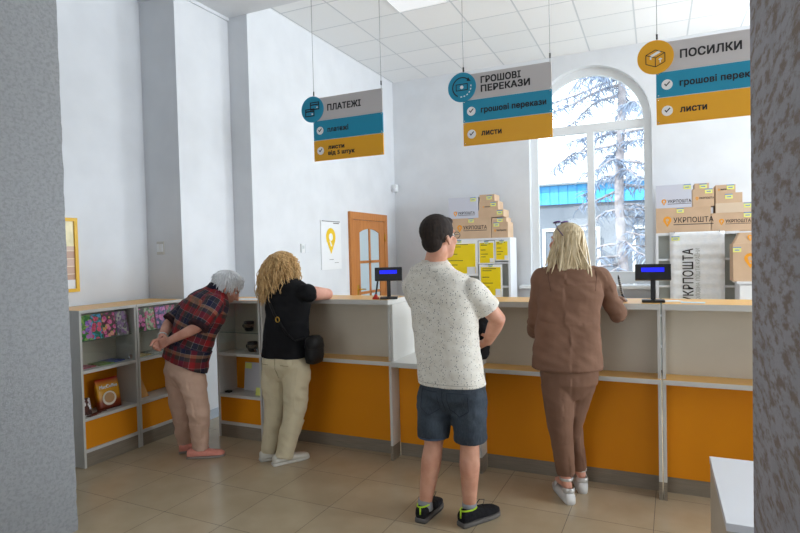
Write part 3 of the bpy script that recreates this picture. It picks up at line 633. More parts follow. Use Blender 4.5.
def price_tag(x, z, y, parent, w_=.075, h_=.055):
    m = MB(); m.box(x-w_/2, x+w_/2, y-.003, y-.0008, z-h_/2, z+h_/2); g = m.build('price_tag', K['tag'], parent)
    m = MB(); m.box(x-w_/2, x+w_/2, y-.0035, y-.003, z+h_/2-.012, z+h_/2); m.box(x-w_*.3, x+w_*.3, y-.0035, y-.003, z-.012, z); m.build('tag_print', K['tagb'], g)
def parcel(px0, px1, py0, py1, D, y, label, mat, logo=None, tagat=None, base=None, sub=False, sidemat=None):
    """A carton whose front face spans the given outline at depth y."""
    pm = (py0+py1)/2; x0 = atY(px0, pm, y).x; x1 = atY(px1, pm, y).x; xm = (px0+px1)/2; z1 = atY(xm, py0, y).z; z0 = atY(xm, py1, y).z if base is None else base
    t = thing('parcel_box', ((x0+x1)/2, y+D/2, z0), label, 'box', 'cardboard boxes on the shelving units')
    m = MB(); m.box(x0, x1, y, y+D, z0, z1, .002); m.build('carton', mat, t)
    H = z1-z0; W_ = x1-x0
    m = MB(); m.box(x0-.0005, x1+.0005, y+D*.47, y+D*.53, z1-.002, z1+.0008); m.build('tape', K['cardlt'], t)
    if logo:
        lx, lz, sc = logo                       # where the mark starts, as fractions of the front, and its scale
        ax, az = x0+W_*lx, z0+H*lz; ph = .1*sc; pin('pin_mark', (ax+ph*.33, y-.0008, az), (1, 0, 0), (0, 0, 1), ph, K['printy'], t, mat, .0006)
        text('lettering', 'УКРПОШТА', .066*sc, (ax+ph*.85, y-.0006, az-.012*sc), (1, 0, 0), (0, 0, 1), K['ink'], t, 1.15, .001, width=.33*sc)
        if sub: m = MB(); m.box(ax+ph*.85, ax+ph*.85+.33*sc, y-.0012, y-.0002, az-.034*sc, az-.026*sc); m.build('small_print', K['print'], t)
    if tagat: price_tag(x0+W_*tagat[0], z1-H*tagat[1], y, t)
    return z1, x0, x1
y1 = YS+.02
z, a, b = parcel(452, 491, 218, 238, .34, y1, 'brown parcel box with dark lettering on the left shelving unit, beside the man\'s head', K['card'], (.14, .5, 1.0), (.5, .12), s1t, True)
parcel(448.5, 477.7, 197.5, 218, .28, y1, 'white printed parcel box on the left shelving unit, above the lettered brown box', K['cartonw'], (.18, .22, .72), (.85, .12), z, True)
za, _, _ = parcel(478.3, 503.5, 209.8, 217.4, .3, y1+.02, 'flat brown box in the left stack, resting on the lettered brown box', K['card'], None, (.85, .4), z)
zb, _, _ = parcel(479, 498, 201.3, 209.5, .28, y1+.02, 'brown box in the left stack, second from the top', K['card'], (.2, .35, .25), (.75, .35), za)
parcel(479.5, 494.5, 194.5, 200.9, .26, y1+.02, 'smallest brown box on the very top of the left stack', K['card'], None, (.65, .45), zb)
zc, _, _ = parcel(491.6, 508, 222, 238, .3, y1, 'brown box at the right end of the left shelving unit top', K['card'], (.15, .45, .4), (.3, .15), s1t)
parcel(492, 506.3, 217.6, 221.8, .26, y1+.01, 'thin brown box lying on the right end box of the left shelving unit', K['card'], None, (.55, .5), zc)
y2 = YS+.02
z, _, _ = parcel(656, 711, 207.3, 232, .34, y2, 'wide brown parcel box with dark lettering right of the arched window', K['card'], (.14, .45, 1.25), (.45, .12), s2t, True)
zm = z
parcel(656, 691.6, 184.7, 207.3, .32, y2, 'white printed parcel box right of the arched window', K['cartonw'], (.16, .25, .75), (.88, .12), z, True)
z3, _, _ = parcel(692.3, 714.3, 188.7, 207, .3, y2, 'brown box beside the white printed box on the right shelving unit', K['card'], (.15, .45, .45), (.75, .14), zm)
parcel(694.5, 709, 183.2, 188.5, .28, y2+.01, 'tiny brown box on top of the box beside the white printed one', K['card'], None, (.6, .5), z3)
z4, _, _ = parcel(711.5, 757, 212.3, 232, .34, y2+.003, 'brown lettered box right of the wide one, its end behind the stained pillar', K['card'], (.17, .5, .75), (.8, .15), s2t, True)
z5, _, _ = parcel(715.5, 755, 202.5, 212.2, .3, y2, 'pale flat box, lowest of three in the right stack', K['cardlt'], None, (.82, .3), z4)
z6, _, _ = parcel(715.5, 742.5, 192.7, 202.3, .28, y2, 'brown box, middle of three in the right stack', K['card'], None, (.5, .35), z5)
parcel(715.5, 735.5, 184.7, 192.5, .26, y2, 'small brown box, topmost of three in the right stack', K['card'], (.12, .4, .3), (.75, .3), z6)
# yellow mailers hung on the left shelving unit
def mailer(px0, px1, py0, py1, dy, label):
    y = YS-dy; pm = (py0+py1)/2; x0 = atY(px0, pm, y).x; x1 = atY(px1, pm, y).x; xm = (px0+px1)/2; z1 = atY(xm, py0, y).z; z0 = atY(xm, py1, y).z; W_, H = x1-x0, z1-z0
    t = thing('mailer', ((x0+x1)/2, y, z0), label, 'envelope', 'yellow mailers hung on the left shelving unit')
    m = MB(); m.box(x0, x1, y-.004, y, z0, z1, .001); m.build('sleeve', K['paper'], t)
    e = min(W_, H)*.07; m = MB(); m.box(x0+e, x1-e, y-.0055, y-.004, z0+e, z1-e*1.6); p_ = m.build('yellow_face', K['mailer'], t)
    for f_, l_ in ((.86, .6), (.80, .4), (.6, .3), (.42, .45), (.3, .3)): m = MB(); m.box(x0+W_*.14, x0+W_*(.14+l_), y-.0062, y-.0054, z0+H*f_, z0+H*f_+.008); m.build('printed_line', K['blueprint'], p_)
    m = MB(); m.box(x0+W_*.70, x0+W_*.92, y-.0065, y-.0054, z0+H*.06, z0+H*.25); m.build('address_label', K['boxw'], p_)
    price_tag((x0+x1)/2, z1-.02, y-.005, t, .06, .04)
    m = MB(); m.tube([(x0+W_*.5, y-.002, z1-.004), (x0+W_*.5, y+.006+dy*.9, z1+.012)], .003, 6); m.build('hook', K['wire'], t, True)
mailer(442, 478, 240, 276, .004, 'big yellow mailer at the left of the left shelving unit, beside the man\'s glasses')
mailer(478.7, 494.6, 241, 264, .004, 'middle yellow mailer in the top row of the left shelving unit')
mailer(495.2, 508.6, 240, 260.6, .004, 'small yellow mailer at the right of the top row of the left shelving unit')
mailer(479.5, 502.5, 264.5, 297, .03, 'yellow mailer with white border hung below the top row')
# white woven sack
ys = YS-.012; A, B = atY(669.5, 232.5, ys), atY(724.5, 232, ys)
t = thing('sack', ((A.x+B.x)/2, ys, .55), 'large white woven sack with vertical dark lettering hung on the right shelving unit', 'bag')
m = MB(); n = 60; prev = None
for k in range(n+1):
    zz = A.z-.0-(A.z-.55)*k/n; bl = .004*math.sin(k*1.05)+.003*noise.noise(V((k*.4, 0, 1))); row = [m.b.verts.new(V((A.x+(B.x-A.x)*j/10, ys-.004-bl-.002*noise.noise(V((j*.7, k*.6, 3))), zz))) for j in range(11)]
    if prev:
        for j in range(10): m.b.faces.new((prev[j], prev[j+1], row[j+1], row[j]))
    prev = row
r = bmesh.ops.extrude_face_region(m.b, geom=m.b.faces[:]); bmesh.ops.translate(m.b, verts=[q for q in r['geom'] if isinstance(q, bmesh.types.BMVert)], vec=(0, .006, 0)); m.build('sack_cloth', K['bag'], t, True)
q = atY(693, 300, ys-.014); text('sack_lettering', 'УКРПОШТА', .15, (q.x+.005, ys-.014, atY(693, 302, ys).z-.0), (0, 0, 1), (-1, 0, 0), K['ink'], t, 1.0, .0015, width=.62)
text('sack_small_print', 'ГОЛОВНА ПОШТА КРАЇНИ', .062, (q.x+.075, ys-.014, atY(693, 302, ys).z), (0, 0, 1), (-1, 0, 0), K['palegrey'], t, 1.05, width=.62)
price_tag(atY(675.5, 238.5, ys).x, atY(675.5, 238.5, ys).z, ys-.009, t, .085, .05)
for xx in (A.x+.05, B.x-.05):
    m = MB(); m.tube([(xx, ys-.006, A.z-.01), (xx, ys-.006, A.z+.012), (xx, YS+.03, A.z+.013)], .003, 6); m.build('hook', K['wire'], t, True)
# box on a low white cabinet at the right
yb_ = 7.0; c0 = atY(733, 262, yb_); zb0 = atY(745, 281.5, yb_).z; zb1 = atY(745, 243.5, yb_).z
t = thing('side_cabinet', (c0.x+.32, yb_+.2, 0), 'low white cabinet beside the stained pillar, carrying a brown box', 'cabinet')
cx = c0.x+.03
m = MB(); m.box(cx-.0, cx+.68, yb_-.03, YS-.01, zb0-.025, zb0); m.build('cabinet_top', K['boxw'], t)
m = MB(); m.box(cx+.02, cx+.66, yb_, YS-.02, 0, zb0-.025); m.build('carcass', K['boxw'], t); m = MB(); m.box(cx+.03, cx+.335, yb_-.016, yb_, .06, zb0-.04); m.box(cx+.345, cx+.65, yb_-.016, yb_, .06, zb0-.04); d_ = m.build('cabinet_door', K['pvc'], t)
m = MB(); m.tube([(cx+.31, yb_-.03, zb0-.2), (cx+.31, yb_-.03, zb0-.08)], .005, 8); m.tube([(cx+.37, yb_-.03, zb0-.2), (cx+.37, yb_-.03, zb0-.08)], .005, 8); m.build('door_pull', K['chrome'], d_, True)
zt_, x0_, x1_ = parcel(733, 775, 243.5, 281.5, .3, yb_, 'tall brown box with orange pin on the white cabinet, half hidden by the stained pillar', K['card'], (.28, .55, 1.6), (.1, .15), zb0)
t = thing('parcel_box', ((x0_+x1_)/2, yb_+.15, zt_), 'small slanted brown box leaning on top of the tall brown box', 'box', 'cardboard boxes on the shelving units')
m = MB(); zz = atY(745, 232.5, yb_).z; m.poly([V((x0_+.01, yb_, zt_+.001)), V((x1_, yb_, zt_+.001)), V((x1_, yb_+.03, zz)), V((x0_+.07, yb_+.03, zz))], (0, .22, 0)); m.build('carton', K['card'], t)
pin('pin_mark', (x0_+.16, yb_+.006, (zt_+zz)/2), (1, 0, 0), (0, .2, 1), .07, K['printy'], t, K['card'], .0006); text('lettering', 'УКРПОШТА', .05, (x0_+.2, yb_+.006, (zt_+zz)/2-.01), (1, 0, 0), (0, .2, 1), K['ink'], t, 1.15)

# ---- white bench at the lower right
t = thing('white_bench', (.55, 2.62, 0), 'low white bench at the lower right beside the stained pillar', 'bench')
bz = .55; q0 = atZ(708.7, 456, bz); q1 = atZ(727, 523, bz); bx = (q0.x+q1.x)/2
m = MB(); m.box(bx, bx+.9, q1.y, q0.y, bz-.03, bz, .002); m.build('bench_top', plain('bench_white', (232, 234, 238), .3), t)
m = MB(); m.box(bx+.003, bx+.028, q1.y+.01, q0.y-.005, 0, bz-.03); m.build('side_panel', K['beige'], t); m = MB(); m.box(bx+.872, bx+.897, q1.y+.01, q0.y-.005, 0, bz-.03); m.build('side_panel', K['beige'], t)
m = MB(); m.box(bx+.028, bx+.872, q0.y-.03, q0.y-.012, .05, bz-.03); m.build('back_panel', K['beige'], t); m = MB(); m.box(bx+.028, bx+.872, q1.y+.03, q0.y-.03, .08, .1); m.build('lower_shelf', K['beige'], t)

# ================================================================== OUTSIDE
gm = plain('yard_paving', (150, 152, 150), .9, var=(2, 12)); struct('ground', MB().box(-30, 30, 8.25, 60, -1.3, -1.2), gm)
t = thing('outbuilding', (-3.5, 20, -1.2), 'grey outbuilding with a bright blue metal front seen through the arched window', 'building')
m = MB(); m.box(-12, 6, 20, 24, -1.2, 3.02); m.build('lower_wall', plain('grey_render', (112, 120, 132), .9, var=(1, 6)), t)
bm_ = M('blue_sheet_metal', (40, 150, 225), .5); bm_.color(bm_.mix(.5, (58, 160, 228), (84, 178, 236)))
m = MB(); x = -12.0
while x < 6: m.box(x, x+.28, 19.9, 23.9, 3.02, 3.66); m.box(x+.28, x+.3, 19.94, 23.9, 3.02, 3.66); x += .3
m.build('blue_cladding', bm_.m, t)
m = MB()
for x in (-6.4, -3.6, -.7):
    m.box(x, x+1.9, 19.95, 20.02, 2.1, 2.2); m.box(x, x+.1, 19.95, 20.02, -.6, 2.1); m.box(x+1.8, x+1.9, 19.95, 20.02, -.6, 2.1)
m.build('window_trim', K['pvc'], t); m = MB(); m.box(-12.2, 6.2, 19.7, 24.2, 3.66, 3.72); m.build('roof', plain('roof_sheet', (120, 130, 140), .6), t)
# conifer with drooping boughs
t = thing('conifer', (-1.2, 14, -1.2), 'tall conifer with bare drooping boughs outside the arched window', 'tree')
bark = plain('glare_pale_bark', (150, 146, 152), .95, bump=(20, .5), var=(6, 14)); needle = plain('glare_pale_needles', (140, 156, 182), .9, var=(3, 14))  # bark and needles lightened: window glare is put into their base colours
rnd = random.Random(11)
tx = atY(622, 240, 14).x
m = MB(); tp = [V((tx+.05*math.sin(k*.9), 14+.04*math.cos(k), -1.2+k*.75)) for k in range(15)]; m.tube(tp, [.135-.006*k for k in range(15)], 12); trunk = m.build('trunk', bark, t, True)
mb, mn = MB(), MB()
for k in range(58):
    z = .6+8.2*k/58+rnd.uniform(-.1, .1); an = rnd.uniform(0, 2*PI); L_ = rnd.uniform(1.0, 2.1)*(1.0-.05*max(0, z-5)); base = V((tx, 14, z)); pts = []
    for q in range(7):
        s_ = q/6; pts.append(base+V((math.cos(an)*L_*s_, math.sin(an)*L_*s_, -.55*s_*s_*L_*.5+.12*math.sin(s_*6+k)*s_)))
    mb.tube(pts, [.028*(1-q/7)+.006 for q in range(7)], 6)
    for q in range(1, 7):
        for h in range(13):
            o_ = pts[q].lerp(pts[q-1], rnd.random()); d_ = V((rnd.uniform(-1, 1), rnd.uniform(-1, 1), rnd.uniform(-.9, .2))).normalized(); l_ = rnd.uniform(.12, .36)
            if z < 3 and rnd.random() < .6: mb.tube([o_, o_+d_*l_*.6], [.009, .003], 4)
            else: mn.tube([o_, o_+d_*l_*.5, o_+d_*l_-V((0, 0, .06))], [.006, .013, .004], 5)
mb.build('bough', bark, t, True); nd = mn.build('needles', needle, t, True); nd['kind'] = 'stuff'

# ================================================================== PEOPLE
UP = V((0, 0, 1))
def frame(az):                       # horizontal facing and right-hand directions for a heading (0 = towards the back wall, + = to the right)
    a = math.radians(az); F = V((math.sin(a), math.cos(a), 0)); return F, F.cross(UP)
def nearest(segs, p):
    best = None
    for i, (a, b, r) in enumerate(segs):
        d = b-a; t = max(0, min(1, (p-a).dot(d)/d.length_squared)); q = a+d*t; k = (p-q).length/r
        if best is None or k < best[0]: best = (k, i, t, q)
    return best
def finish(mb, name, mat, parent, voxel=.007, smooth=4, segs=None, folds=0.0, fold_freq=(9, 22), sd=0, rough=0.0, zones=None, keep=False):
    """Fuse overlapping closed forms into one continuous skin and give it cloth coordinates."""
    bmesh.ops.recalc_face_normals(mb.b, faces=mb.b.faces[:]); me = bpy.data.meshes.new(name); mb.b.to_mesh(me); mb.b.free()
    o = bpy.data.objects.new('tmp', me); COL.objects.link(o)
    r = o.modifiers.new('r', 'REMESH'); r.mode = 'VOXEL'; r.voxel_size = voxel; r.use_smooth_shade = True
    if smooth: q = o.modifiers.new('s', 'SMOOTH'); q.iterations = smooth; q.factor = .5
    dg = bpy.context.evaluated_depsgraph_get(); out = bpy.data.meshes.new_from_object(o.evaluated_get(dg)); bpy.data.objects.remove(o); out.name = name
    if segs:
        fr = []; acc = 0
        for a, b, rad in segs:
            d = (b-a).normalized(); x = V((.3, .1, 1)).cross(d).normalized(); fr.append((d, x, d.cross(x), acc)); acc += (b-a).length
        at = out.attributes.new('cloth', 'FLOAT_VECTOR', 'POINT'); nrm = [v.normal.copy() for v in out.vertices]; buf = []
        for v, n in zip(out.vertices, nrm):
            k, i, t, q = nearest(segs, v.co); d, x, y, s0 = fr[i]; a, b, rad = segs[i]; w = v.co-q
            uu = math.atan2(w.dot(y), w.dot(x))*rad; vv = s0+(v.co-a).dot(d); buf += [uu, vv, float(i)]
            if folds:
                f = noise.noise(V((uu*fold_freq[0], vv*fold_freq[1], i*3.1+sd)))+.5*noise.noise(V((uu*fold_freq[0]*2+vv*14, vv*fold_freq[1]*1.6, i+sd+9)))
                v.co = v.co+n*(folds*f)
        at.data.foreach_set('vector', buf)
    for p in out.polygons: p.use_smooth = True
    mats = mat if isinstance(mat, list) else [mat]
    if zones:
        out.materials.clear()
        for p in out.polygons: p.material_index = zones(p.center)
    return link(name, out, mats, parent, True)
def limb(mb, pts, rad, flat=1.0, hint=None, seg=18, open_end=False):
    P, R = [], []
    for i in range(len(pts)-1):
        for k in range(4): t = k/4; P.append(pts[i].lerp(pts[i+1], t)); R.append(rad[i]+(rad[i+1]-rad[i])*t)
    P.append(pts[-1]); R.append(rad[-1]); mb.tube(P, R, seg, 0, flat, hint)
    for p, r in list(zip(pts, rad))[:len(pts)-(1 if open_end else 0)]: mb.sph(p, r*.98, 0, 16, 10)
def head_shape(mb, c, F, U, s=1.0, nose=1.0, ears=True):
    R = F.cross(U).normalized(); g = lambda r, f, u: c+R*(r*s)+F*(f*s)+U*(u*s); E_ = lambda p, a, b, d: mb.ell(p, R*(a*s), F*(b*s), U*(d*s))
    E_(g(0, -.014, .03), .077, .096, .087); E_(g(0, .03, -.035), .062, .066, .075); E_(g(0, .048, -.085), .036, .04, .032); E_(g(0, .067, -.098), .02, .02, .017)
    E_(g(0, .078, .03), .05, .016, .012)
    mb.tube([g(0, .088, .018), g(0, .104*1.0, -.008), g(0, .118*nose, -.03), g(0, .09, -.042)], [.009*s, .011*s, .0145*s, .01*s], 10); E_(g(.011, .096, -.034), .009, .011, .009); E_(g(-.011, .096, -.034), .009, .011, .009)
    E_(g(0, .089, -.058), .024, .011, .006); E_(g(0, .087, -.069), .021, .011, .007)
    for k in (-1, 1):
        E_(g(.042*k, .06, -.022), .024, .024, .024)
        if ears: mb.ell(g(.078*k, -.012, -.004), R*(.008*s), F*(.016*s)-U*(.005*s), U*(.029*s)+F*(-.006*s)); mb.ell(g(.078*k, -.006, -.03), R*(.009*s), F*.01*s, U*.012*s)
def eyes(c, F, U, s, parent, iris):
    R = F.cross(U).normalized()
    for k in (-1, 1):
        p = c+R*(.031*k*s)+F*(.0735*s)+U*(.008*s); m = MB(); m.sph(p, .0118*s, 0, 14, 10); m.sph(p+F*.0062*s, .0066*s, 1, 12, 8); m.build('eye', [K['swhite'], iris], parent, True)
def hand_shape(mb, w, d, n, th, L=.18, curl=.35, spread=.12):
    """w wrist, d direction of the fingers, n the way the palm faces, th the side the thumb leaves from."""
    d = d.normalized(); n = (n-d*n.dot(d)).normalized(); sd = (th-d*th.dot(d)-n*th.dot(n)).normalized()
    pl = L*.52; kn = w+d*pl
    mb.loft([(w-d*.02, sd*.024, n*.019), (w+d*pl*.3, sd*.031, n*.017), (w+d*pl*.75, sd*.039, n*.0145), (kn+d*.004, sd*.037, n*.012)], 14, 0, True, 2.6)
    for k, (o, l, r) in enumerate(((.028, .9, .0086), (.0095, 1.0, .009), (-.0095, .93, .0086), (-.027, .73, .0076))):
        p = kn+sd*o-d*.008; a = d*math.cos(spread*0)+sd*(o*spread*4); a.normalize(); pts = [p]; L_ = L*.46*l; ang = 0
        for f in (.42, .33, .25):
            ang += curl*(1.0 if len(pts) > 1 else .7); q = a*math.cos(ang)+n*math.sin(ang); pts.append(pts[-1]+q*(L_*f))
        limb(mb, pts, [r, r*.97, r*.9, r*.78], 1, None, 10)
    p = w+d*(pl*.28)+sd*.024; a1 = (d*.62+sd*.62+n*.35).normalized(); a2 = (d*.88+sd*.2+n*.42).normalized(); q = p+a1*.042
    limb(mb, [p-a1*.012, q, q+a2*.033, q+a2*.033+(d*.95+n*.4).normalized()*.026], [.0135, .0115, .0100, .0082], 1, None, 10)
def leg_bones(hip, knee, ankle): return [hip, hip.lerp(knee, .5), knee, knee.lerp(ankle, .3), ankle]
def foot_shape(mb, heel, toe, w=.036, h=.78):
    d = (toe-heel); L = d.length; d.normalize(); s_ = d.cross(UP).normalized()
    mb.loft([(heel+d*.01+UP*.035*h, s_*.02, UP*.03*h), (heel+d*L*.2+UP*.042*h, s_*.027, UP*.04*h), (heel+d*L*.5+UP*.034*h, s_*w*.85, UP*.03*h), (heel+d*L*.75+UP*.022*h, s_*w*.9, UP*.02*h), (heel+d*L*.92+UP*.016*h, s_*w*.6, UP*.013*h)], 16)
def shoe(parent, heel, toe, mat, solemat, w=.047, hh=.085, solet=.024, name='shoe', opening=True, lace=None, accent=None):
    d = (toe-heel); L = d.length; d.normalize(); s_ = d.cross(UP).normalized(); z0 = solet
    prof = [(0, .62, .8), (.05, .72, .97), (.18, .78, 1.0), (.34, .82, .98), (.5, .92, .82), (.66, 1.0, .64), (.82, .96, .52), (.93, .78, .42), (1, .4, .26)]
    m = MB(); m.loft([(heel+d*L*t+UP*(z0+(hh-z0)*h*.5-.003), s_*w*b, UP*((hh-z0)*h*.5+.003)) for t, b, h in prof], 20, 0, True, 2.7); o = m.build(name, mat, parent, True)
    m = MB(); m.loft([(heel+d*(L*1.03*t-L*.015)+UP*(solet*.5), s_*w*b*1.07, UP*(solet*.5)) for t, b, h in prof], 20, 0, True, 5); m.build('sole', solemat, o, True)
    if accent:
        c = heel+d*L*.2+UP*(hh-.001); m = MB(); m.tube([c+s_*(w*.72*math.cos(a*PI/10))+d*(L*.19*math.sin(a*PI/10))+UP*(.004*math.sin(a*PI/10+1.5)) for a in range(21)], .0045, 8)
        m.tube([heel-d*.001+UP*(hh-.002), heel-d*.002+UP*(hh*.55)], .005, 8); m.build('collar_trim', accent, o, True)
    if lace:
        m = MB()
        for k in range(4): c = heel+d*L*(.4+.075*k)+UP*(hh*(.94-.085*k)); m.tube([c-s_*w*.5-UP*.005, c+UP*.007, c+s_*w*.5-UP*.005], .003, 6)
        c = heel+d*L*.38+UP*hh
        for k in (-1, 1): m.tube([c, c+s_*.02*k+UP*.04+d*.015, c+s_*.045*k+UP*.045+d*.03, c+s_*.03*k+UP*.012+d*.035, c], .0022, 6)
        m.build('laces', lace, o, True)
    return o
from mathutils.bvhtree import BVHTree
def seam(o, parent, name, pts, d, r, mat, lift=.0005):
    """A stitched line laid on the surface of a garment, found by casting along d."""
    loc = WL[o.name]; bv = BVHTree.FromPolygons([v.co+loc for v in o.data.vertices], [p.vertices[:] for p in o.data.polygons]); d = V(d).normalized(); out = []
    for i in range(len(pts)-1):
        for k in range(5):
            p = V(pts[i]).lerp(V(pts[i+1]), k/5); h = bv.ray_cast(p-d*.6, d)
            if h[0] is not None and (not out or (h[0]-out[-1]).length < .08): out.append(h[0]-d*lift)
    if len(out) > 2: m = MB(); m.tube(out, r, 5); return m.build(name, mat, parent, True)
def lock(mb, pts, r, seg=5): n = len(pts); mb.tube(pts, [r*(.75+.5*math.sin(PI*min(1, i/(n-1)*.8+.1)))*(1 if i < n-1 else .35) for i in range(n)], seg)

skinA = m_skin('light_skin', (206, 148, 122), (220, 166, 140)); skinB = m_skin('pink_skin', (214, 152, 130), (228, 172, 150)); skinL = m_skin('leg_skin', (184, 128, 104), (200, 146, 120))
iris = plain('dark_iris', (50, 36, 28), .3)

# ---------------------------------------------------------------- man in the flecked t-shirt
def man():
    D = 3.2; F, R = frame(8); P = lambda x, y, d=0.0: pt(x, y, D+d)
    t = thing('person', (-1.07, 3.0, 0), 'man with short dark hair in a flecked pale t-shirt and denim shorts, seen from behind', 'person')
    skin = skinA
    la, ra = V((-1.237, 2.99, .085)), V((-.985, 3.04, .085))
    lk, rk = P(432.5, 444, .03)+F*.015, P(468.5, 446, -.03)+F*.015; lh, rh = P(435, 388, .05), P(468, 388, -.05)
    neck = P(433, 262, .03)+F*.02; chest = P(441, 292); waist = P(448, 350); pelvis = P(452, 385)
    ls, rs = P(413, 286, .12), P(471, 289.5, -.10); rel = P(498, 319, -.06); rw = P(488, 341, .10); lel = P(425, 313, .30); lw = P(440, 330, .44)
    hc = P(439.6, 238.2, .0); HF, HR = frame(26); HU = (UP-HF*.1).normalized(); HF = HU.cross(HF.cross(HU)).normalized()
    b = MB()
    head_shape(b, hc, HF, HU, 1.03)
    limb(b, [hc-HU*.06-HF*.02, neck-UP*.01, neck.lerp(chest, .4)], [.060, .063, .07])
    b.loft([(neck+UP*.0, R*.07, F*.06), (neck.lerp(chest, .4), R*.13, F*.07), (chest, R*.175, F*.09), (waist, R*.17, F*.10), (pelvis, R*.17, F*.11), (pelvis-UP*.08, R*.15, F*.1)], 24)
    for sh, el, wr in ((rs, rel, rw), (ls, lel, lw)): limb(b, [sh, sh.lerp(el, .5), el, el.lerp(wr, .35), wr], [.058, .052, .043, .044, .029], 1)
    hand_shape(b, rw, (P(476, 347, .22)-rw), -R+F*.2, UP, .18, .5); hand_shape(b, lw, (P(446, 338, .5)-lw), R*.3-UP, F, .18, .5)
    for h, k, a in ((lh, lk, la), (rh, rk, ra)):
        limb(b, leg_bones(h, k, a), [.085, .078, .054, .059, .036])
        ck = k.lerp(a, .28)-F*.016; b.ell(ck, R*.047, F*.05, UP*.105)
    foot_shape(b, V((-1.238, 2.955, .018)), V((-1.230, 3.16, .018))); foot_shape(b, V((-1.0, 2.985, .018)), V((-.885, 3.18, .018)))
    body = finish(b, 'body', skin, t, .0058, 5); eyes(hc, HF, HU, 1.0, body, iris)
    # t-shirt
    s_ = MB(); tors = [(neck+UP*.004, .078, .07), (P(431, 267.5), .125, .088), (P(437, 277), .198, .108), (P(442, 293), .218, .125), (P(445, 320), .205, .128), (P(447, 350), .198, .128), (P(450, 372), .203, .132), (P(452, 384), .205, .134)]
    s_.loft([(c, R*(a*.97), F*bb) for c, a, bb in tors], 32, 0, True, 2.35)
    re = rs.lerp(rel, .68); le = ls.lerp(lel, .6)
    limb(s_, [rs-R*.05, rs, rs.lerp(re, .5), re], [.060, .069, .069, .070], open_end=True); limb(s_, [ls+R*.05, ls, ls.lerp(le, .5), le], [.066, .070, .072, .074], open_end=True)
    segs = [(neck, chest, .15), (chest, waist, .2), (waist, pelvis, .2), (rs, re, .075), (ls, le, .075)]
    ts = finish(s_, 'tshirt', m_tee(), t, .008, 3, segs, .007, (4, 10), 2)
    m = MB(); m.tube([neck+UP*.006+R*(.073*math.cos(k*PI/14))+F*(.066*math.sin(k*PI/14)) for k in range(29)], .006, 8); m.build('neckband', plain('cotton_rib', (222, 216, 204), .9), ts, True)
    seam(ts, ts, 'hem_seam', [P(452, 380)+R*x for x in (-.2, -.1, 0, .1, .2)], F, .0016, plain('hem_stitch', (176, 170, 158), .9))
    # shorts
    q = MB(); q.loft([(waist.lerp(pelvis, .7), R*.185, F*.115), (pelvis, R*.187, F*.125), (pelvis-UP*.06, R*.18, F*.122), (pelvis-UP*.15, R*.09, F*.07)], 28, 0, True, 2.4)
    lhem, rhem = P(433.2, 437, .02), P(470.5, 440, -.02)
    limb(q, [lh-UP*.03, lh.lerp(lhem, .6), lhem], [.105, .098, .091], open_end=True); limb(q, [rh-UP*.03, rh.lerp(rhem, .6), rhem], [.105, .099, .093], open_end=True)
    sh = finish(q, 'shorts', m_denim(), t, .008, 2, [(lh, lhem, .09), (rh, rhem, .09), (waist, pelvis, .18)], .006, (9, 15), 5)
    for hm, r in ((lhem, .084), (rhem, .086)):
        m = MB(); m.tube([hm+R*(r*math.cos(k*PI/16))+F*(r*math.sin(k*PI/16))+UP*.010 for k in range(33)], .006, 6); m.build('hem', plain('denim_hem', (64, 78, 98), .9), sh, True)
    st = plain('denim_stitching', (28, 36, 50), .9)
    for k in (-1, 1):
        c = pelvis+R*.085*k-UP*.075
        seam(sh, sh, 'pocket_seam', [c+R*.055+UP*.06, c-R*.055+UP*.06, c-R*.055-UP*.04, c-UP*.075, c+R*.055-UP*.04, c+R*.055+UP*.06], F, .0022, st)
    seam(sh, sh, 'back_seam', [pelvis+UP*.0, pelvis-UP*.16], F, .002, st)
    # hair: short cap with a tousled surface
    h = MB(); g = lambda r, f, u: hc+HR2*r+HF*f+HU*u
    HR2 = HF.cross(HU).normalized()
    h.ell(g(0, -.022, .046), HR2*.091, HF*.104, HU*.095); h.ell(g(0, -.062, -.012), HR2*.07, HF*.05, HU*.066); h.ell(g(0, .045, .088), HR2*.06, HF*.045, HU*.03)
    rnd = random.Random(5)
    for k in range(520):
        d = V((rnd.gauss(0, 1), rnd.gauss(0, 1), rnd.gauss(.25, 1))).normalized()
        if d.z < -.55 or (d.y > .55 and d.z < .5): continue
        p = g(d.x*.082, -.022+d.y*.094, .042+d.z*.085); nn = (HR2*d.x+HF*d.y+HU*d.z).normalized(); tdir = (HF*.5-HU*.7+HR2*rnd.uniform(-.3, .3)); tdir = (tdir-nn*tdir.dot(nn)).normalized(); lock(h, [p-tdir*.014, p+nn*.004, p+tdir*.018-nn*.001], .0050)
    finish(h, 'hair', m_hair('dark_brown_hair', (24, 18, 15), (50, 37, 30), 90, .85), t, .0042, 1)
    # glasses
    m = MB()
    for k in (-1, 1):
        c = g(.033*k, .108, .006); m.tube([c+HR2*(.024*math.cos(a*PI/12))+HU*(.018*math.sin(a*PI/12)) for a in range(25)], .0018, 6)
        m.tube([g(.057*k, .106, .012), g(.08*k, .06, .012), g(.085*k, -.02, .01), g(.082*k, -.035, -.008)], .0022, 6)
    m.tube([g(-.01, .11, .01), g(0, .113, .013), g(.01, .11, .01)], .0018, 6); gl = m.build('glasses', K['ink'], t, True)
    for k in (-1, 1):
        m = MB(); c = g(.033*k, .108, .006); m.loft([(c-HF*.0006, HR2*.023, HU*.017), (c+HF*.0006, HR2*.023, HU*.017)], 20); m.build('lens', K['glass'], gl)
    lime = plain('lime_trim', (190, 230, 50), .6); sock = plain('grey_sock', (150, 152, 156), .9); shm = m_cloth('black_mesh', (22, 22, 25), (36, 36, 40), 40, 90, .4); so_ = plain('grey_rubber', (98, 94, 90), .7)
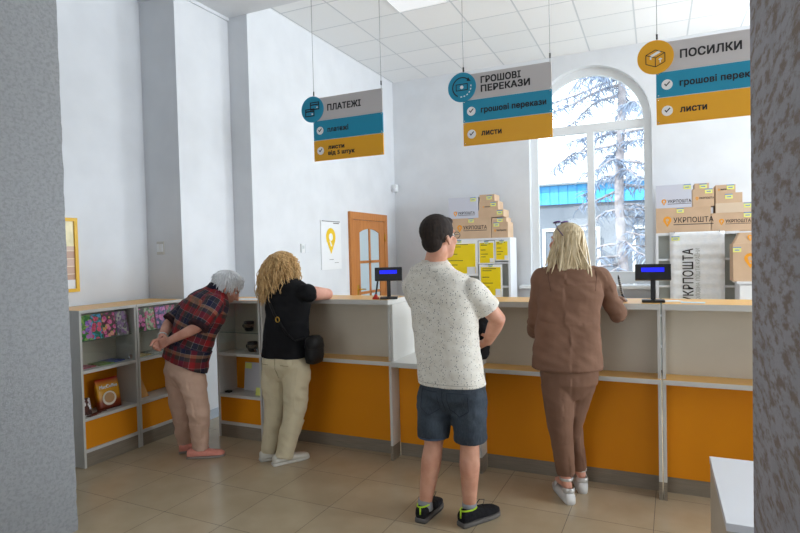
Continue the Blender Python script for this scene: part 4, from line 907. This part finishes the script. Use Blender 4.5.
    for a, hl, to, lb in ((la, V((-1.242, 2.925, 0)), V((-1.232, 3.19, 0)), 'l'), (ra, V((-1.012, 2.965, 0)), V((-.868, 3.205, 0)), 'r')):
        so2 = shoe(t, hl, to, shm, so_, .05, .092, .028, 'shoe', True, K['ink'], lime)
        m = MB(); m.tube([a+UP*.03, a+UP*.0, a-UP*.03], [.041, .043, .045], 16); m.build('sock', sock, t, True)
    # black jacket he holds before him
    j = MB(); c = P(482, 330, .24); limb(j, [P(478, 312, .24), P(482, 330, .24), P(482, 352, .24)], [.045, .06, .05], .5, R); jb = finish(j, 'folded_jacket', m_cloth('black_cloth', (20, 20, 22), (32, 32, 34), 10, 30, .4), None, .008, 2, [(P(478, 312, .24), P(482, 352, .24), .06)], .008, (14, 20), 3)
    tag(jb, 'folded black jacket held before the man in the flecked t-shirt', 'jacket')
man()

# ---------------------------------------------------------------- woman in the brown suit
def suit_woman():
    D = 3.36; F, R = frame(-14); P = lambda x, y, d=0.0: pt(x, y, D+d)
    t = thing('person', (-.46, 3.55, 0), 'woman with long pale blonde hair in a brown trouser suit, leaning on the right counter', 'person')
    la, ra = V((-.515, 3.50, .125)), V((-.455, 3.68, .125))
    lk, rk = P(560.5, 428, .02), P(572.5, 424, .13); lh, rh = P(557, 378, .0), P(580, 378, .0)
    neck = P(567, 262, .03); chest = P(568, 292, .02); waist = P(568, 335); pelvis = P(569, 372)
    ls, rs = P(542, 277, .05), P(600, 276, -.02); lel = P(536, 320, .10); lw = P(536, 333, .26); rel = P(617.5, 314.5, .05); rw = P(619.5, 300.5, .27)
    hc = P(565, 243, .05); HF, HR = frame(-58); HU = (UP-HF*.12).normalized(); HF = HU.cross(HF.cross(HU)).normalized(); HR = HF.cross(HU).normalized()
    b = MB(); head_shape(b, hc, HF, HU, .95, .97); limb(b, [hc-HU*.06-HF*.015, neck, neck.lerp(chest, .4)], [.048, .05, .06])
    b.loft([(neck, R*.06, F*.055), (neck.lerp(chest, .35), R*.15, F*.075), (chest, R*.155, F*.09), (waist, R*.13, F*.085), (pelvis, R*.15, F*.1), (pelvis-UP*.08, R*.14, F*.09)], 24)
    for sh, el, wr in ((rs, rel, rw), (ls, lel, lw)): limb(b, [sh, sh.lerp(el, .5), el, wr], [.048, .044, .036, .024])
    hand_shape(b, rw, F*.9-R*.2-UP*.12, -UP, -R, .165, .22); hand_shape(b, lw, F*.6+R*.8, -UP, F, .165, .3)
    for h, k, a in ((lh, lk, la), (rh, rk, ra)): limb(b, leg_bones(h, k, a), [.075, .065, .048, .048, .031])
    fl = [(V((-.49, 3.47, .07)), V((-.60, 3.70, .05))), (V((-.44, 3.66, .07)), V((-.49, 3.87, .05)))]
    for hl, to in fl: foot_shape(b, hl, to, .042, .95)
    body = finish(b, 'body', skinB, t, .0058, 5); eyes(hc, HF, HU, .95, body, iris)
    brown = m_cloth('brown_suiting', (124, 92, 74), (134, 101, 82), 6, 16, .35, .85)
    j = MB(); tors = [(neck+UP*.012, .062, .062), (P(567, 264.5, .02), .10, .078), (P(569, 270, .02), .165, .098), (P(570, 285, .01), .192, .115), (P(568.5, 312), .180, .112), (P(567, 335), .188, .118), (P(567, 355), .202, .13), (P(567, 368), .208, .138)]
    j.loft([(c, R*a, F*bb) for c, a, bb in tors], 32, 0, True, 2.35)
    rc, lc = rel.lerp(rw, .82), lel.lerp(lw, .8)
    limb(j, [rs-R*.04, rs, rs.lerp(rel, .5), rel, rc], [.058, .061, .056, .053, .043], open_end=True); limb(j, [ls+R*.04, ls, ls.lerp(lel, .5), lel, lc], [.058, .062, .058, .056, .052], open_end=True)
    jk = finish(j, 'jacket', brown, t, .0075, 3, [(neck, chest, .17), (chest, waist, .18), (waist, pelvis, .2), (rs, rel, .07), (rel, rc, .06), (ls, lel, .07), (lel, lc, .06)], .010, (6, 12), 4)
    m = MB(); m.loft([(neck+UP*.0, R*.078, F*.075), (neck+UP*.03, R*.066, F*.062)], 24, 0, True); m.build('collar', brown, jk, True)
    sm_ = plain('suit_seam', (70, 48, 38), .9); seam(jk, jk, 'back_seam', [neck-UP*.03, pelvis-UP*.02], F, .0014, sm_)
    for sh_, k in ((rs, 1), (ls, -1)): seam(jk, jk, 'armhole_seam', [sh_-R*.035*k+UP*.05, sh_-R*.03*k, sh_-R*.045*k-UP*.1], F, .0012, sm_)
    for c, d, r in ((rc, (rc-rel).normalized(), .045), (lc, (lc-lel).normalized(), .055)): m = MB(); m.tube([c-d*.035, c-d*.034, c+d*.004, c+d*.005], [r*.95, r*1.03, r*1.03, r*.9], 20); m.build('cuff', brown, jk, True)
    q = MB(); q.loft([(waist.lerp(pelvis, .55), R*.15, F*.105), (pelvis, R*.17, F*.12), (pelvis-UP*.06, R*.165, F*.118), (pelvis-UP*.16, R*.08, F*.06)], 26, 0, True, 2.3)
    lhm, rhm = la+UP*.045+(lk-la)*.02, ra+UP*.02+(rk-ra)*.02
    limb(q, [lh-UP*.02, lh.lerp(lk, .5), lk, lk.lerp(lhm, .5), lhm], [.097, .089, .073, .062, .054], open_end=True); limb(q, [rh-UP*.02, rh.lerp(rk, .5), rk, rk.lerp(rhm, .5), rhm], [.093, .08, .062, .052, .046], open_end=True)
    finish(q, 'trousers', brown, t, .0075, 3, [(waist, pelvis, .17), (lh, lk, .09), (lk, lhm, .06), (rh, rk, .09), (rk, rhm, .06)], .006, (7, 9), 8)
    # silver wedge sandals
    silver = plain('silver_leather', (206, 204, 200), .3, .35); cork = plain('white_wedge', (214, 212, 208), .5)
    for (hl, to), ak in zip(fl, (la, ra)):
        d = (to-hl); d.z = 0; L = d.length; d.normalize(); s_ = d.cross(UP).normalized(); h0 = V((hl.x, hl.y, 0)); m = MB()
        m.loft([(h0-d*.012+UP*.034, s_*.03, UP*.034), (h0+d*L*.15+UP*.034, s_*.038, UP*.034), (h0+d*L*.5+UP*.028, s_*.043, UP*.028), (h0+d*L*.8+UP*.021, s_*.046, UP*.021), (h0+d*L*1.04+UP*.016, s_*.034, UP*.016)], 20, 0, True, 4); sd = m.build('sandal', cork, t, True)
        m = MB()
        for f, r, z in ((.03, .041, .125),): m.tube([ak+UP*.022+s_*(.037*math.cos(a*PI/12))+d*(.038*math.sin(a*PI/12)) for a in range(25)], .009, 8, 0, .35, UP)
        m.build('ankle_strap', silver, sd, True)
        m = MB(); m.tube([h0+d*L*.66+s_*(.047*math.cos(a*PI/12))+UP*(.035+.055*math.sin(a*PI/12)) for a in range(13)], .02, 8, 0, .2, d); m.build('toe_strap', silver, sd, True)
        m = MB(); m.tube([h0-d*.01+s_*(.034*math.cos(PI+a*PI/12))-d*(-.035+.032*math.sin(a*PI/12))+UP*.082 for a in range(13)], .017, 8, 0, .25, UP); m.build('heel_counter', silver, sd, True)
        m = MB(); c = ak+UP*.022+s_*.039; m.tube([c+UP*(.011*math.cos(a*PI/6))+d*(.011*math.sin(a*PI/6)) for a in range(13)], .0025, 6); m.build('buckle', K['chrome'], sd, True)
    # long straight hair
    h = MB(); g = lambda r, f, u: hc+HR*r+HF*f+HU*u
    h.ell(g(0, -.02, .042), HR*.081, HF*.097, HU*.084); h.ell(g(0, -.045, -.03), HR*.074, HF*.066, HU*.09)
    rnd = random.Random(8)
    for k in range(330):
        an = rnd.uniform(-2.5, 2.5); el = rnd.uniform(.05, 1.45)      # an = 0 is the back of the head
        d = V((math.sin(an)*math.cos(el), -math.cos(an)*math.cos(el), math.sin(el))); p = g(d.x*.083, -.02+d.y*.099, .04+d.z*.086)
        if d.y > .35 and d.z < .55: continue
        back = neck-F*.085+UP*.0; drop = rnd.uniform(.06, .17) if k % 3 else rnd.uniform(.02, .08)
        if rnd.random() < .12: drop += .05
        side = g(d.x*.092, -.035+min(d.y, .1)*.1, -.05); side.z = hc.z-.06
        spread = R*(rnd.gauss(0, .034)+(p-hc).dot(R)*.5); e = back+spread-UP*drop-F*(.01+.10*drop)
        mid = side.lerp(back+spread, .55)-F*.006; wv = V((rnd.gauss(0, .004), rnd.gauss(0, .004), 0))
        c0, c1, c2, c3 = p, g(d.x*.092, -.028+d.y*.107, -.005+d.z*.03), mid+wv, e
        pts = []
        for i in range(11):
            s_ = i/10; pts.append(c0*((1-s_)**3)+c1*(3*s_*(1-s_)**2)+c2*(3*s_*s_*(1-s_))+c3*(s_**3))
        lock(h, pts, rnd.uniform(.003, .0058))
    for k in range(26):     # a few strands over the left shoulder
        p = g(-.06, .0+rnd.uniform(-.03, .03), rnd.uniform(-.02, .03)); e = P(551+rnd.gauss(0, 3), 270+rnd.gauss(0, 3), -.03); mid = p.lerp(e, .5)-R*.012
        lock(h, [p, p.lerp(mid, .5)-R*.008, mid, mid.lerp(e, .5), e], .0045)
    h.build('hair', m_hair('pale_blonde_hair', (196, 172, 128), (232, 216, 182), 60, .45), t, True)
    m = MB(); purple = plain('purple_lens', (74, 40, 110), .15)
    for k in (-1, 1):
        c = g(.034*k, .045, .122); m.loft([(c-HU*.002, HR*.029, (HF*.6-HU*.3)*.028), (c+HU*.002, HR*.029, (HF*.6-HU*.3)*.028)], 20)
        m.tube([g(.062*k, .035, .118), g(.086*k, -.01, .085), g(.088*k, -.055, .05)], .0028, 6)
    m.tube([g(-.008, .05, .127), g(.008, .05, .127)], .003, 6); m.build('sunglasses', purple, t, True)
suit_woman()

# ---------------------------------------------------------------- curly haired woman leaning on the left counter
def curly_woman():
    D = 4.22; F, R = frame(2); P = lambda x, y, d=0.0: pt(x, y, D+d)
    t = thing('person', (-2.59, 3.42, 0), 'woman with curly golden hair in black t-shirt and beige trousers, leaning on the left counter', 'person')
    la, ra = V((-2.695, 3.43, .085)), V((-2.535, 3.40, .085))
    lk, rk = P(275, 408, .06), P(295, 410, -.03); lh, rh = P(275, 365, .07), P(297, 365, -.06)
    neck = P(288, 279, .07); chest = P(288, 302, .05); waist = P(286, 330, .02); pelvis = P(286, 358)
    ls, rs = P(272, 291, .16), P(306, 293, -.05); rel = P(327.5, 294, .10); rw = P(306, 294, .30); lel = P(270, 296, .36); lw = P(285, 294, .42)
    hc = P(284, 266, .12); HF, HR = frame(12); HU = (UP+HF*.1).normalized(); HF = HU.cross(HF.cross(HU)).normalized(); HR = HF.cross(HU).normalized()
    b = MB(); head_shape(b, hc, HF, HU, .95, .97); limb(b, [hc-HU*.06-HF*.015, neck, neck.lerp(chest, .4)], [.05, .052, .06])
    b.loft([(neck, R*.06, F*.055), (neck.lerp(chest, .35), R*.15, F*.08), (chest, R*.165, F*.095), (waist, R*.15, F*.095), (pelvis, R*.165, F*.11), (pelvis-UP*.08, R*.15, F*.1)], 24)
    for sh, el, wr in ((rs, rel, rw), (ls, lel, lw)): limb(b, [sh, sh.lerp(el, .5), el, el.lerp(wr, .3), wr], [.056, .053, .043, .043, .027])
    hand_shape(b, rw, rw-rel, -UP, F, .165, .3); hand_shape(b, lw, R+F*.2, -UP, F, .165, .3)
    for h, k, a in ((lh, lk, la), (rh, rk, ra)): limb(b, leg_bones(h, k, a), [.085, .075, .052, .052, .034])
    fl = [(V((-2.715, 3.395, .015)), V((-2.625, 3.535, .015))), (V((-2.565, 3.355, .015)), V((-2.45, 3.565, .015)))]
    for hl, to in fl: foot_shape(b, hl, to)
    body = finish(b, 'body', skinB, t, .0058, 5); eyes(hc, HF, HU, .95, body, iris)
    blk = m_cloth('black_jersey', (15, 15, 17), (24, 24, 27), 8, 18, .3); s_ = MB()
    tors = [(neck+UP*.01, .07, .065), (P(288, 282, .06), .12, .085), (P(288.5, 287, .06), .172, .105), (P(288.5, 300, .05), .186, .125), (P(287, 320, .03), .172, .122), (P(286, 338, .01), .184, .128), (P(286, 356), .196, .138)]
    s_.loft([(c, R*a, F*bb) for c, a, bb in tors], 30, 0, True, 2.35); re = rs.lerp(rel, .22); le = ls.lerp(lel, .6)
    limb(s_, [rs-R*.04, rs, rs.lerp(re, .5), re], [.062, .068, .068, .067], open_end=True); limb(s_, [ls+R*.04, ls, le], [.062, .068, .067], open_end=True)
    finish(s_, 'tshirt', blk, t, .0075, 3, [(neck, chest, .16), (chest, waist, .17), (waist, pelvis, .18), (rs, re, .07), (ls, le, .07)], .008, (6, 13), 12)
    q = MB(); q.loft([(waist.lerp(pelvis, .75), R*.175, F*.125), (pelvis+UP*.0, R*.182, F*.132), (pelvis-UP*.06, R*.182, F*.135), (pelvis-UP*.16, R*.09, F*.07)], 26, 0, True, 2.3)
    for k, h in ((-1, lh), (1, rh)): q.ell(pelvis-UP*.03+R*.075*k-F*.05, R*.09, F*.08, UP*.12)
    lhm, rhm = la-UP*.03, ra-UP*.03
    limb(q, [lh-UP*.03, lh.lerp(lk, .5), lk, lk.lerp(lhm, .6), lhm], [.105, .098, .08, .068, .060], open_end=True); limb(q, [rh-UP*.03, rh.lerp(rk, .5), rk, rk.lerp(rhm, .6), rhm], [.105, .098, .084, .074, .066], open_end=True)
    tr = finish(q, 'trousers', m_cloth('beige_cotton', (204, 190, 158), (215, 202, 170), 6, 18, .4), t, .0075, 2, [(waist, pelvis, .18), (lh, lk, .1), (lk, lhm, .08), (rh, rk, .1), (rk, rhm, .08)], .011, (6, 12), 21)
    sb = plain('beige_seam', (140, 124, 94), .9); seam(tr, tr, 'back_seam', [pelvis+UP*.02, pelvis-UP*.17], F, .002, sb)
    for k in (-1, 1): c = pelvis+R*.09*k-UP*.03; seam(tr, tr, 'pocket_seam', [c-R*.045, c+R*.045], F, .002, sb)
    wh = plain('white_canvas', (216, 212, 200), .7); ws = plain('white_rubber', (206, 202, 192), .6)
    for hl, to in ((V((-2.73, 3.375, 0)), V((-2.615, 3.54, 0))), (V((-2.58, 3.335, 0)), V((-2.435, 3.575, 0)))): shoe(t, hl, to, wh, ws, .045, .075, .022, 'shoe', True, ws)
    # curls
    h = MB(); g = lambda r, f, u: hc+HR*r+HF*f+HU*u
    h.ell(g(0, -.025, .03), HR*.088, HF*.1, HU*.086); h.ell(hc-UP*.075-F*.04, R*.10, F*.075, UP*.10)
    rnd = random.Random(4)
    for k in range(900):
        d = V((rnd.gauss(0, 1), rnd.gauss(-.35, 1), rnd.gauss(.2, 1))).normalized()
        if d.y > .45 and d.z < .5: continue
        p = g(d.x*.083, -.02+d.y*.096, .03+d.z*.086); out = (HR*d.x+HF*d.y*.9); L_ = rnd.uniform(.18, .34)*(1 if d.z > -.2 else .8)+(.05 if d.x < .1 else 0)
        rnd2 = rnd.uniform(.03, .1); pts = []; ph = rnd.uniform(0, 6.3); am = rnd.uniform(.005, .011); fq = rnd.uniform(17, 34); n = 30
        for i in range(n):
            s_ = i/(n-1); q_ = p+out*(rnd2*math.sin(min(1, s_*1.25)*PI/2))-UP*(L_*s_*s_*.55+L_*.35*s_)+UP*(.02*math.sin(s_*PI))
            q_ += R*(-.035*s_*s_); q_ += (R*math.cos(ph+s_*fq)+(UP*.4+F)*math.sin(ph+s_*fq))*am*min(1, s_*4); pts.append(q_)
        lock(h, pts, rnd.uniform(.0018, .0034), 4)
    h.build('hair', m_hair('golden_curls', (186, 142, 88), (234, 198, 140), 70, .5), t, True)
    # crossbody bag (held by her: a thing of its own)
    bt = thing('crossbody_bag', P(315, 362, -.12), 'small black crossbody bag on the right hip of the curly haired woman', 'bag')
    bc = P(314.5, 349, -.10); m = MB(); m.loft([(bc+UP*(z*.1)+R*(.004*z), R*(.05*w_), F*(.075*w_)) for z, w_ in ((-1.05, .6), (-.95, .9), (-.5, 1.05), (.2, 1), (.75, .85), (.95, .55))], 24, 0, True, 3.2); leather = m_cloth('black_leather', (18, 17, 18), (30, 28, 28), 14, 40, .3, .45); m.build('bag_body', leather, bt, True)
    m = MB(); m.loft([(bc+UP*(z*.1), R*(.053*w_), F*(.078*w_)) for z, w_ in ((.1, 1.0), (.12, 1.03), (.75, .9), (.98, .58))], 24, 0, True, 3.2); m.build('flap', leather, bt, True)
    # strap lies along the back of the shirt from the left shoulder to the right hip
    def onback(c, k): a, bb = c[1], c[2]; return c[0]+R*(a*k)-F*(bb*math.sqrt(max(.02, 1-abs(k)**2.35))**(1.0))-F*.012
    st = [ls.lerp(neck, .35)+UP*.055+F*.02, ls.lerp(neck, .35)+UP*.05-F*.06, onback((P(288.5, 292, .06), .18, .112), -.62), onback(tors[3], -.42), onback((P(288, 312, .04), .178, .124), -.12), onback(tors[4], .2), onback((P(286.5, 331, .02), .18, .126), .55), onback(tors[5], .82), bc+UP*.095-R*.01]
    m = MB(); fine = []
    for i in range(len(st)-1):
        for k in range(4): fine.append(st[i].lerp(st[i+1], k/4))
    fine.append(st[-1]); m.tube(fine, .011, 8, 0, .35, R-UP*.3); m.build('strap', leather, bt, True)
    m = MB(); c = onback(tors[4], .14)-F*.008+UP*.02; m.tube([c+R*(.016*math.cos(a*PI/10))+UP*(.019*math.sin(a*PI/10)) for a in range(21)], .0035, 8); m.build('strap_ring', K['brass'], bt, True)
curly_woman()

# ---------------------------------------------------------------- stooping man in plaid
def old_man():
    D = 4.36; F, R = frame(12); P = lambda x, y, d=0.0: pt(x, y, D+d)
    t = thing('person', (-3.3, 3.3, 0), 'white haired old man stooping with hands clasped behind, in a plaid shirt and pink shoes', 'person')
    la, ra = V((-3.44, 3.335, .08)), V((-3.235, 3.285, .08))
    lh, rh = P(178, 374, .08), P(192, 376, -.06); lk, rk = P(181, 412, .08), P(199, 414, -.05)
    pelvis = P(185, 366, 0); waist = P(189, 345, .0); chest = P(203, 312, .03); neck = P(217, 289, .08)
    TU = (neck-pelvis).normalized(); TF = (F-TU*F.dot(TU)).normalized(); TR = TF.cross(TU).normalized()
    rs, ls = P(214, 303, -.10), P(197, 300, .20)
    rel = P(198, 327, -.20); rw = P(170, 340.5, -.15); lel = P(168, 324, .06); lw = P(161.5, 339, -.09)
    hc = P(227.3, 288.3, .10); HF = (RIGHT*.80+FWD*.28-UP*.62).normalized(); HU = (UP-HF*UP.dot(HF)).normalized(); HR = HF.cross(HU).normalized()
    b = MB(); head_shape(b, hc, HF, HU, .98, 1.03); limb(b, [hc-HU*.055-HF*.035, neck+UP*.0, neck.lerp(chest, .3)], [.052, .056, .065])
    b.loft([(neck, TR*.06, TF*.055), (neck.lerp(chest, .35), TR*.16, TF*.08), (chest, TR*.17, TF*.1), (waist, TR*.15, TF*.1), (pelvis, TR*.15, TF*.105), (pelvis-UP*.09, R*.14, F*.1)], 24)
    for sh, el, wr in ((rs, rel, rw), (ls, lel, lw)): limb(b, [sh, sh.lerp(el, .5), el, el.lerp(wr, .3), wr], [.05, .047, .039, .04, .028])
    dr, dl = (P(158, 345, -.13)-rw), (P(157, 347, -.13)-lw); hand_shape(b, rw, dr, FWD-UP*.2, UP, .15, .75); hand_shape(b, lw, dl, RIGHT*.8-FWD, UP, .15, .75)
    for h, k, a in ((lh, lk, la), (rh, rk, ra)): limb(b, leg_bones(h, k, a), [.08, .072, .052, .05, .034])
    fl = [(V((-3.44, 3.30, .015)), V((-3.315, 3.435, .015))), (V((-3.29, 3.235, .015)), V((-3.10, 3.365, .015)))]
    for hl, to in fl: foot_shape(b, hl, to)
    body = finish(b, 'body', skinB, t, .0058, 4); eyes(hc, HF, HU, .98, body, iris)
    s_ = MB(); tors = [(neck+TU*.005, .075, .07), (neck.lerp(chest, .18), .12, .09), (neck.lerp(chest, .4), .175, .112), (neck.lerp(chest, .75), .198, .132), (chest.lerp(waist, .15), .198, .14), (chest.lerp(waist, .7), .186, .142), (waist.lerp(pelvis, .4), .19, .148), (waist.lerp(pelvis, .95), .2, .15)]
    s_.loft([(c, TR*a, TF*bb) for c, a, bb in tors], 30, 0, True, 2.35); re = rs.lerp(rel, 1.0); le = ls.lerp(lel, .92)
    limb(s_, [rs-TR*.04, rs, rs.lerp(re, .5), re], [.07, .074, .074, .07], open_end=True); limb(s_, [ls+TR*.04, ls, ls.lerp(le, .5), le], [.07, .074, .072, .068], open_end=True)
    plaid = m_plaid(); segs = [(neck, chest, .17), (chest, waist, .18), (waist, pelvis, .18), (rs, re, .075), (ls, le, .075)]
    sh = finish(s_, 'plaid_shirt', plaid, t, .0075, 3, segs, .011, (6, 11), 31)
    m = MB(); m.loft([(neck-TU*.012, TR*.085, TF*.082), (neck+TU*.034, TR*.07, TF*.066)], 24); m.build('collar', m_cloth('navy_flannel', (30, 32, 56), (46, 40, 50), 20, 40, .3), sh, True)
    q = MB(); q.loft([(waist.lerp(pelvis, .6), R*.165, F*.125), (pelvis, R*.17, F*.135), (pelvis-UP*.05, R*.17, F*.13), (pelvis-UP*.16, R*.08, F*.06)], 26, 0, True, 2.3); lhm, rhm = la-UP*.012, ra-UP*.012
    for k in (-1, 1): q.ell(pelvis-UP*.03+R*.07*k-F*.045, R*.085, F*.08, UP*.12)
    limb(q, [lh-UP*.02, lh.lerp(lk, .5), lk, lk.lerp(lhm, .6), lhm], [.1, .092, .076, .064, .054], open_end=True); limb(q, [rh-UP*.02, rh.lerp(rk, .5), rk, rk.lerp(rhm, .6), rhm], [.102, .095, .080, .068, .060], open_end=True)
    finish(q, 'trousers', m_cloth('dusty_pink_cotton', (206, 170, 148), (218, 183, 161), 6, 18, .4), t, .0075, 2, [(waist, pelvis, .18), (lh, lk, .1), (lk, lhm, .08), (rh, rk, .1), (rk, rhm, .08)], .011, (6, 11), 41)
    pink = plain('salmon_canvas', (234, 152, 134), .8, var=(30, 6)); sole = plain('grey_sole', (150, 140, 130), .7)
    for hl, to in ((V((-3.455, 3.285, 0)), V((-3.30, 3.445, 0))), (V((-3.305, 3.225, 0)), V((-3.075, 3.375, 0)))): shoe(t, hl, to, pink, sole, .046, .074, .018)
    h = MB(); g = lambda r, f, u: hc+HR*r+HF*f+HU*u
    h.ell(g(0, -.024, .042), HR*.083, HF*.096, HU*.086); h.ell(g(0, -.065, -.015), HR*.068, HF*.046, HU*.06); rnd = random.Random(14)
    for k in range(620):
        d = V((rnd.gauss(0, 1), rnd.gauss(-.1, 1), rnd.gauss(.25, 1))).normalized()
        if d.z < -.6 or (d.y > .5 and d.z < .5): continue
        p = g(d.x*.083, -.024+d.y*.096, .042+d.z*.086); nn = (HR*d.x+HF*d.y+HU*d.z).normalized(); td = (-UP*.75-HU*.5+HF*.25*(1 if d.z > .3 else -.3)+HR*rnd.uniform(-.3, .3)); td = (td-nn*td.dot(nn)).normalized(); L_ = rnd.uniform(.05, .095)
        lock(h, [p-td*.02, p+nn*.007, p+td*L_*.6+nn*.006, p+td*L_+nn*.004], rnd.uniform(.003, .0046))
    h.build('hair', m_hair('white_hair', (236, 238, 240), (250, 250, 251), 80, .5), t, True)
    for c, d_, r, nm, mt in ((lel.lerp(lw, .80), (lw-lel).normalized(), .033, 'bracelet', K['swhite']),):
        a_ = d_.orthogonal().normalized(); b2 = d_.cross(a_); m = MB(); m.tube([c+a_*(r*math.cos(k*PI/10))+b2*(r*math.sin(k*PI/10)) for k in range(21)], .005, 8); m.build(nm, mt, t, True)
    for c, d_, r in ((re, (rel-rs).normalized(), .074), (le, (lel-ls).normalized(), .07)):
        m = MB(); m.tube([c-d_*.03, c-d_*.029, c+d_*.006, c+d_*.007], [r*.96, r*1.05, r*1.05, r*.9], 20); cf = m.build('rolled_cuff', m_cloth('dark_plaid_cuff', (40, 26, 34), (70, 40, 40), 30, 40, .3), sh, True)
old_man()
